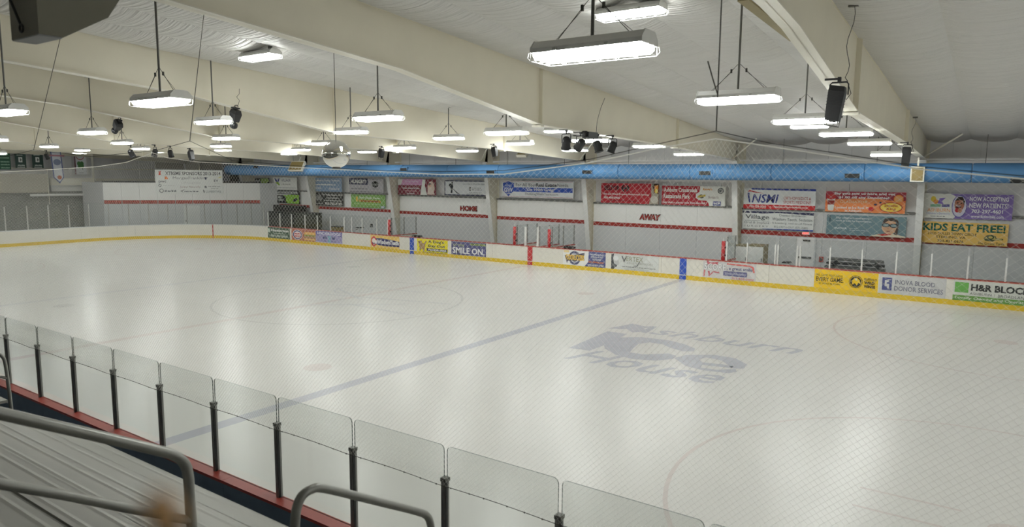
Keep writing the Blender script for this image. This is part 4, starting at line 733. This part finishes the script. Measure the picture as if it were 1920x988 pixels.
def scanner(loc, label, h=.55, tilt=.12, cable_top=None, sx=1.):
    o = obj('scanner_light', None, loc); o.scale = (sx, sx, 1); tag(o, label, 'stage light', 'black scanner lights on the roof beams')
    inst('clamp', MB().box(-.03, .03, -.04, .04, -.02, .06).box(-.27, .03, -.02, .02, .02, .05).mesh('clamp', M_black), o)
    inst('yoke', MB().tube([(-.17, 0, -.22), (-.17, 0, -.05), (-.13, 0, -.02), (.13, 0, -.02), (.17, 0, -.05), (.17, 0, -.22)], .013, 6).mesh('yoke', M_black), o)
    b = MB().add([(-.13, -.11, -.08), (.13, -.11, -.08), (.13, .11, -.08), (-.13, .11, -.08), (-.15, -.13, -.16), (.15, -.13, -.16), (.15, .13, -.16), (-.15, .13, -.16), (-.13, -.11, -h), (.13, -.11, -h), (.13, .11, -h), (-.13, .11, -h)],
                 [(3, 2, 1, 0), (0, 1, 5, 4), (1, 2, 6, 5), (2, 3, 7, 6), (3, 0, 4, 7), (4, 5, 9, 8), (5, 6, 10, 9), (6, 7, 11, 10), (7, 4, 8, 11), (8, 9, 10, 11)])
    for k in range(5): b.box(-.151, .151, -.135, .135, -.2-.045*k-.008, -.2-.045*k)
    c = inst('body', b.mesh('body', M_black), o); c.rotation_euler = (0, tilt, 0)
    g = inst('lens_cage', MB().tube([(-.12, -.1, -h), (-.12, -.1, -h-.08), (.12, -.1, -h-.08), (.12, -.1, -h)], .01, 5).tube([(-.12, .1, -h), (-.12, .1, -h-.08), (.12, .1, -h-.08), (.12, .1, -h)], .01, 5).lathe([(.07, -h-.02), (.07, -h+.02), (.001, -h+.01)], 10).mesh('lens_cage', M_grey), o); g.rotation_euler = (0, tilt, 0)
    if cable_top:
        t = Vector(cable_top)-Vector(loc); mid = [Vector((.1, 0, .05))+(t-Vector((.1, 0, .05)))*f+Vector((.05*math.sin(f*9), 0, -.25*math.sin(f*math.pi)*.4)) for f in [i/10 for i in range(11)]]
        inst('power_cable', MB().tube([(.14, 0, -.3), (.22, .02, -.2), (.14, 0, .0)]+mid, .007, 5).mesh('power_cable', M_black), o)
        inst('ceiling_socket', MB().box(t.x-.1, t.x+.1, t.y-.05, t.y+.05, t.z-.03, t.z+.02).mesh('ceiling_socket', M_grey), o)
    return o
def beam_bottom(y):
    for (y0, z0), (y1, z1) in zip(BOT, BOT[1:]):
        if y0 <= y <= y1: return z0+(z1-z0)*(y-y0)/(y1-y0)
    return 5.5
def beam_pt(X, px, py):
    p = at('X', X+.36, px, py); return p
p = beam_pt(17.42, 1574, 152); q = at('Z', 7.5, 1604, 17)
def roof_hit(px, py):
    d_ = RT*((px-960)/FPX)+UP*((494-py)/FPX)+FW; lo, hi = .5, 80
    for _ in range(50):
        m_ = (lo+hi)/2; v = CAM+d_*m_
        if v.z < roof(v.y)-.03: lo = m_
        else: hi = m_
    return CAM+d_*lo
scanner(p, 'long black scanner light hung from the nearest beam, large at upper right', .62, .14, roof_hit(1604, 17), .8)
scanner(beam_pt(17.4, 1702, 270), 'small black scanner light at the far end of the nearest beam', .62, .06, roof_hit(1719, 226), .72)
for k, (px, py, tl, nm) in enumerate(((1062, 246, .5, 'first from the left'), (1089, 250, .9, 'second from the left'), (1121, 254, -.3, 'third from the left'), (1149, 256, .35, 'fourth from the left'))):
    par_can(beam_pt(9.6, px, py), tl, 'black can spotlight on the second beam, %s of four' % nm, .6+.5*k)
p = beam_pt(9.62, 1106, 253); r = thing('dimmer_box', MB().box(p.x-.1, p.x+.12, p.y-.28, p.y+.28, p.z-.1, p.z+.08).box(p.x-.06, p.x+.06, p.y-.36, p.y-.26, p.z-.06, p.z+.1), M_black, p, 'black dimmer box between the spotlights on the second beam', 'box')
t = at('X', 9.72, 1134, 184); part('power_cable', MB().tube([p+Vector((.1, .2, .05)), p+(t-p)*.35+Vector((.06, 0, 0)), p+(t-p)*.7, t], .008, 5), M_black, r)
def moving_head(loc, label, rot, cable_top=None):
    o = obj('moving_light', None, loc); o.scale = (.85, .85, .9); tag(o, label, 'stage light', 'black moving lights on the roof beams')
    inst('clamp', MB().box(-.27, .0, -.02, .02, .09, .12).tube([(-.12, 0, .1), (-.06, 0, .16), (.06, 0, .16), (.12, 0, .1)], .012, 5).box(-.14, .14, -.05, .05, .03, .08).mesh('clamp', M_black), o)
    bd = inst('body', MB().add([(-.13, -.1, 0), (.13, -.1, 0), (.13, .1, 0), (-.13, .1, 0), (-.17, -.13, -.12), (.17, -.13, -.12), (.17, .13, -.12), (-.17, .13, -.12), (-.12, -.1, -.38), (.12, -.1, -.38), (.12, .1, -.38), (-.12, .1, -.38)],
        [(3, 2, 1, 0), (0, 1, 5, 4), (1, 2, 6, 5), (2, 3, 7, 6), (3, 0, 4, 7), (4, 5, 9, 8), (5, 6, 10, 9), (6, 7, 11, 10), (7, 4, 8, 11), (8, 9, 10, 11)]).mesh('body', M_black), o, (0, 0, .02)); bd.rotation_euler = (0, rot, 0)
    hd = inst('mirror_head', MB().tube([(0, 0, -.36), (0, 0, -.46)], .05, 8).lathe([(.001, -.42), (.11, -.44), (.13, -.5), (.12, -.58), (.06, -.62), (.001, -.62)], 12).mesh('mirror_head', M_black), o, (0, 0, .02)); hd.rotation_euler = (0, rot, 0)
    if cable_top:
        t = Vector(cable_top)-Vector(loc); pts_ = [Vector((.05, 0, .05)), Vector((.2, 0, .3)), Vector((.05, 0, .42))]+[t*f+Vector((.05*math.sin(7*f), 0, 0)) for f in (.45, .6, .8, 1)]
        inst('power_cable', MB().tube(pts_, .007, 5).mesh('power_cable', M_black), o)
moving_head(beam_pt(1.45, 443, 207), 'black moving light with round head under the beam beside a hanging lamp at left', .35, roof_hit(457, 133))
moving_head(beam_pt(-5.15, 224, 229), 'black tilted moving light at far left below the cream beams', .9)
scanner(beam_pt(1.45, 926, 272), 'black scanner light by the knee of the third beam', .5, -.2, None, .75); scanner(beam_pt(-5.15, 716, 276), 'black scanner light on the fourth beam right of the mirror ball', .5, .2, None, .75)
for px, py, tl, nm in ((245, 274, .6, 'black can spotlight at far left, left of the three on the far beam'), (290, 273, -.4, 'black can spotlight at far left, middle of the three on the far beam'), (319, 275, .3, 'black can spotlight at far left, right of the three on the far beam'), (87, 283, .5, 'small black spotlight beside the white pennant')):
    par_can(beam_pt(-13.25 if px > 100 else -29.2, px, py), tl, nm, .4)
scanner(beam_pt(-13.25, 356, 280), 'black scanner light at left above the sponsors banner', .55, -.35, None, .8)
# mirror ball
d_ = (at('Z', 5.13, 630.3, 289)-CAM).normalized(); bc = CAM+d_*17.2; br = .328
mr = root('mirror_ball', (bc.x, bc.y, bc.z), 'silver mirror ball hanging below the lamps over the ice', 'mirror ball')
ball = MB(); ball.lathe([(max(.001, br*math.sin(math.pi*i/28)), br*math.cos(math.pi*i/28)) for i in range(29)], 44, bc); part('ball', ball, M_mirror, mr, smooth=True)
part('cable', MB().tube([(bc.x, bc.y, bc.z+br-.005), (bc.x, bc.y, roof(bc.y)-.04)], .008, 6), M_wire, mr); part('base_cap', MB().lathe([(.001, -.015), (.1, -.015), (.1, .015), (.001, .015)], 16, (bc.x, bc.y, bc.z-br+.0)), M_grey, mr)
# gold speakers
def gold_speaker(label, px0, py0, px1, py1, Y, rx=0):
    a, b = at('Y', Y, px0, py0), at('Y', Y, px1, py1); w_, h_ = b.x-a.x, a.z-b.z; c = ((a.x+b.x)/2, Y, (a.z+b.z)/2)
    o = obj('wall_speaker', None, c); tag(o, label, 'speaker', 'gold fronted speakers'); o.rotation_euler = (rx, 0, 0)
    inst('cabinet', MB().box(-w_/2, w_/2, 0, .16, -h_/2, h_/2).mesh('cabinet', M_creaml), o); inst('grille', MB().box(-w_/2+.05, w_/2-.05, -.02, .002, -h_/2+.05, h_/2-.05).mesh('grille', M_gold), o)
    inst('bracket', MB().box(-.03, .03, .04, .10, h_/2, h_/2+.35).mesh('bracket', M_creaml), o)
gold_speaker('gold fronted speaker under the knee of the nearest beam', 1708, 312, 1732, 341, 26.95); gold_speaker('tilted gold fronted speaker under the third beam', 970, 281, 988, 293, 26.6, -.9); gold_speaker('gold fronted speaker at the left part of the blue duct', 543, 301, 568, 321, 26.9, -.5)
# big cabinet hanging at the upper left
XB = 15.5; prof = [at('X', XB, *q) for q in ((73, 63), (120, 70), (203, 33), (224, 0))]; zt = 6.35
prof = [(q.y, q.z) for q in prof]; prof += [(prof[-1][0]+.16, prof[-1][1]+.35), (prof[-1][0]+.1, zt), (prof[0][0], zt)]
xl = at('Y', prof[0][0], 22, 75).x
r = root('hanging_speaker', ((XB+xl)/2, prof[0][0]+.2, prof[0][1]), 'large olive grey angular cabinet hanging at the upper left corner', 'speaker')
part('cabinet', MB().prism([(XB, y, z) for y, z in prof], (xl-XB, 0, 0)), M_gbox, r)
part('bottom_plate', MB().prism([(XB-.01, prof[0][0], prof[0][1]-.001), (XB-.01, prof[1][0]-.005, prof[1][1]-.001), (xl+.01, prof[1][0]-.005, prof[1][1]-.001), (xl+.01, prof[0][0], prof[0][1]-.001)], (0, 0, -.006)), M_gboxl, r)
e = at('Y', prof[0][0]-.02, 40, 53); part('eye_ring', MB().tube([e+Vector((.022*math.cos(t*math.pi/6), 0, .022*math.sin(t*math.pi/6))) for t in range(13)], .006, 6), M_black, r)
e2 = at('Y', prof[0][0]-.02, 20, 2); part('sling_cable', MB().tube([e+Vector((-.005, 0, .02)), e2, e2+(e2-e)*1.5], .008, 6), M_black, r)
for xx in (XB-.03, xl+.03): part('hanger_rod', MB().tube([(xx, prof[0][0]+.2, zt), (xx, prof[0][0]+.2, roof(prof[0][0])-.04)], .012, 6), M_grey, r)

# ------------------------------------------------------------------ spectator net
NY = -.11
rope = [(4.0, 4.9), (5.6, 4.78), (8.0, 4.985), (9.8, 4.87), (11.41, 4.93), (12.18, 5.03), (13.0, 4.80), (14.25, 4.735), (15.2, 4.70), (16.0, 4.69), (16.67, 4.70), (17.45, 4.785), (18.0, 4.89), (18.4, 4.965), (18.75, 4.88), (19.1, 4.82), (19.6, 4.73), (20.08, 4.68), (21.0, 4.62), (22.6, 4.9)]
netline = [(4.0, 4.6), (8.0, 4.68), (9.9, 4.735), (10.7, 4.79), (11.35, 4.905), (11.7, 4.84), (12.3, 4.79), (13.0, 4.765), (14.25, 4.72), (15.2, 4.69), (16.0, 4.665), (16.67, 4.672), (17.45, 4.76), (18.0, 4.86), (18.4, 4.915), (18.75, 4.86), (19.1, 4.80), (19.6, 4.715), (20.08, 4.665), (21.0, 4.6), (22.6, 4.85)]
def interp(L, x):
    for (x0, z0), (x1, z1) in zip(L, L[1:]):
        if x0 <= x <= x1: return z0+(z1-z0)*(x-x0)/(x1-x0)
    return L[0][1] if x < L[0][0] else L[-1][1]
def wire_z(x):
    t = ((x-NEARX0)/PITCHX) % 1.0; return ZP-.03+.012*math.sin(math.pi*t)
nr = root('safety_net', (13, NY, 1.9), 'pale diamond mesh safety net hung above the near glass', 'net')
D = .049; XA, XB2 = 4.0, 22.4; H = 3.0
def net_pt(x, s):
    zb, zt_ = wire_z(x), interp(netline, x)
    x -= .42*(x-18.4)*math.exp(-((x-18.4)/1.1)**2)*s**4
    return (x+.02*math.sin(s*5+x*1.1)*s, NY+.05*math.sin(x*1.7+s*2)*s*(1-s)*2, zb+(zt_-zb)*s)
vs = []; fs = []; NS = 18; rr = .0009
n_l = int((XB2-XA)/D)
for sg in (1, -1):
    for i in range(-64, n_l+64):
        prev = None
        for j in range(NS+1):
            s_ = j/NS; x = XA+i*D+sg*s_*H
            if x < XA or x > XB2: prev = None; continue
            x0, y0, z0 = net_pt(x, s_); k = len(vs)
            vs += [(x0+rr, y0, z0-.0), (x0-rr*.5, y0+rr*.87, z0), (x0-rr*.5, y0-rr*.87, z0)]
            if prev is not None:
                for q in range(3): fs.append((prev+q, prev+(q+1) % 3, k+(q+1) % 3, k+q))
            prev = k
mb = MB(); mb.v = vs; mb.f = fs; mb.mi = [0]*len(fs); part('netting', mb, M_net, nr, kind='stuff')
part('top_cord', MB().tube([(x, NY, z) for x, z in [(a, b) for a, b in netline]], .0042, 6), M_net, nr)
part('bottom_wire', MB().tube([(4+.1*i, NY+.0, wire_z(4+.1*i)) for i in range(184)], .0032, 5), M_wire, nr)
tw = MB(); rnd = random.Random(3)
for i in range(90):
    x = 4.3+i*.2+rnd.uniform(-.04, .04); z = wire_z(x); tw.box(x-.003, x+.004, NY-.004, NY+.004, z-.008, z+.005)
part('twine_knots', tw, M_wire, nr, kind='stuff')
part('top_rope', MB().tube([(x, NY, z) for x, z in rope], .0026, 6), M_rope, nr)
hp = [((18.4, NY, 4.965), (18.39, NY, roof(NY)-.06)), ((12.18, NY, 5.03), (9.62, 1.75, 7.1)), ((8.0, NY, 4.985), (9.0, .4, roof(.4)-.05))]
for a, b in hp: part('hanger_line', MB().tube([a, b], .0045, 6), M_rope, nr)
part('rope_tail', MB().tube([(18.4, NY, 5.2), (18.37, NY-.02, 5.3), (18.33, NY-.02, 5.42)], .0045, 6), M_rope, nr)

# ------------------------------------------------------------------ bleachers and handrails
def plank_mesh(x0, x1, y, z, w, ribs=3):
    """plank whose front edge lies at y (towards the ice), top at z"""
    mb = MB(); mb.box(x0, x1, y-w, y, z-.04, z-.006)
    mb.box(x0, x1, y-w, y, z-.007, z)
    for a in (.2, .75):
        yc = y-w+w*a; mb.prism([(x0, yc-.022, z), (x0, yc, z+.003), (x0, yc+.022, z)], (x1-x0, 0, 0))
    mb.box(x0, x1, y-.004, y+.004, z-.05, z)
    return mb
def bleacher(x0, x1, label):
    r = root('bleacher', ((x0+x1)/2, -4, 0), label, 'bleachers')
    for k in range(13):
        y, z = -.90-.55*k, 1.42+.307*k
        part('seat_plank', plank_mesh(x0, x1, y, z, .27), M_alu, r)
        if k:
            part('foot_plank', plank_mesh(x0, x1, y+.27, z-.43, .27, 3), M_alu, r)
        part('riser', MB().box(x0+.02, x1-.02, y-.28, y-.27, z-.42, z-.045), M_grey, r)
    n = max(2, int((x1-x0)/2.4)); 
    for i in range(n+1):
        xx = x0+.1+(x1-x0-.2)*i/n; fr = MB()
        fr.prism([(xx-.03, -1.1, 1.36), (xx-.03, -7.6, 4.98), (xx-.03, -7.6, 4.78), (xx-.03, -1.1, 1.16)], (.06, 0, 0))
        for y in (-1.15, -4, -7.5): fr.box(xx-.03, xx+.03, y-.04, y+.04, 0, 1.30+.558*(-1.1-y)-.12)
        part('support_frame', fr, M_grey, r)
    return r
bleacher(9.9, 25.5, 'grey aluminium bleachers in the foreground at lower left'); bleacher(-4, 8.55, 'second aluminium bleacher section beyond the first, at the left edge')
def seatz(y): return 1.42-.558*(y+.90)
def rail(label, X, pts, r_=.029, mids=None, foot=None):
    y = pts[-1][1]; rt = root('handrail', (X, y, seatz(y)-.45), label, 'handrail', 'pipe handrails on the bleachers')
    part('rail_pipe', MB().tube(pts, r_, 12), M_rail, rt, smooth=True)
    for m_ in mids or []: part('mid_rail', MB().tube(m_, r_*.85, 12), M_rail, rt, smooth=True)
    return rt
def smooth_path(P, n=6):
    P = [Vector(p) for p in P]; out = []
    for i in range(len(P)-1):
        a, b, c, d_ = P[max(i-1, 0)], P[i], P[i+1], P[min(i+2, len(P)-1)]
        for k in range(n):
            t = k/n; out.append(.5*((2*b)+(c-a)*t+(2*a-5*b+4*c-d_)*t*t+(3*b-a-3*c+d_)*t*t*t))
    return out+[P[-1]]
X1r = 16.2
q = [at('X', X1r, *c) for c in ((0, 775), (160, 812), (290, 843), (325, 853), (345, 868), (353, 893), (357, 950))]
up0 = q[0]+(q[0]-q[2])*.45; dn = Vector((X1r, q[-1].y+.02, seatz(q[-1].y)-.42))
md = [at('X', X1r, 0, 907), at('X', X1r, 120, 928), at('X', X1r, 240, 953), at('X', X1r, 356, 975)]; md = [md[0]+(md[0]-md[2])*.7]+md
rail('grey pipe handrail sloping across the foreground bleachers at lower left', X1r, [Vector((X1r, up0.y-.02, seatz(up0.y)-.45))]+smooth_path([up0+Vector((0, 0, -.3)), up0]+q)+[dn], .03, [md])
X2r = 17.0
q = [at('X', X2r, *c) for c in ((553, 988), (556, 955), (566, 930), (585, 917), (610, 916), (700, 938), (782, 959), (801, 968), (808, 985))]
rail('grey looped pipe handrail at the bottom centre in front of the glass posts', X2r, [Vector((X2r, q[0].y, seatz(q[0].y)-.43))]+smooth_path(q)+[Vector((X2r, q[-1].y+.01, seatz(q[-1].y)-.43))], .026)
X0r = 9.25
q = [at('X', X0r, *c) for c in ((-30, 655), (-8, 661), (4, 668), (11, 688), (21, 765))]
rail('small pipe handrail in the aisle at the left edge', X0r, [Vector((X0r, q[0].y-.3, q[0].z+.17)), Vector((X0r, q[0].y-.3, seatz(q[0].y-.3)-.4))][::-1]+smooth_path(q)+[Vector((X0r, q[-1].y, .006))], .022, [[at('X', X0r, -30, 700), at('X', X0r, 14, 709)]])
# blurred stick right in front of the camera
d_ = (RT*((300-960)/FPX)+UP*((494-950)/FPX)+FW).normalized(); tp = CAM+d_*.21; dn2 = CAM+(RT*((400-960)/FPX)+UP*((494-1180)/FPX)+FW).normalized()*.33
r = root('walking_stick', dn2, 'blurred dark stick with an orange tip at the lower left, very near the camera', 'stick')
dd = (dn2-tp).normalized(); g_ = Vector((tp.x+.12, tp.y-.22, 3.13))
part('shaft', MB().tube([tp+dd*.011, dn2, g_], .0042, 8), mat('dark_stick', (.10, .10, .085), .6, noise=.2, scale=8), r, smooth=True)
part('orange_tip', MB().tube([tp-dd*.006, tp, tp+dd*.012], [.0025, .0042, .004], 10), mat('orange_tip', (.90, .52, .22), .5, noise=.1, scale=8), r, smooth=True)
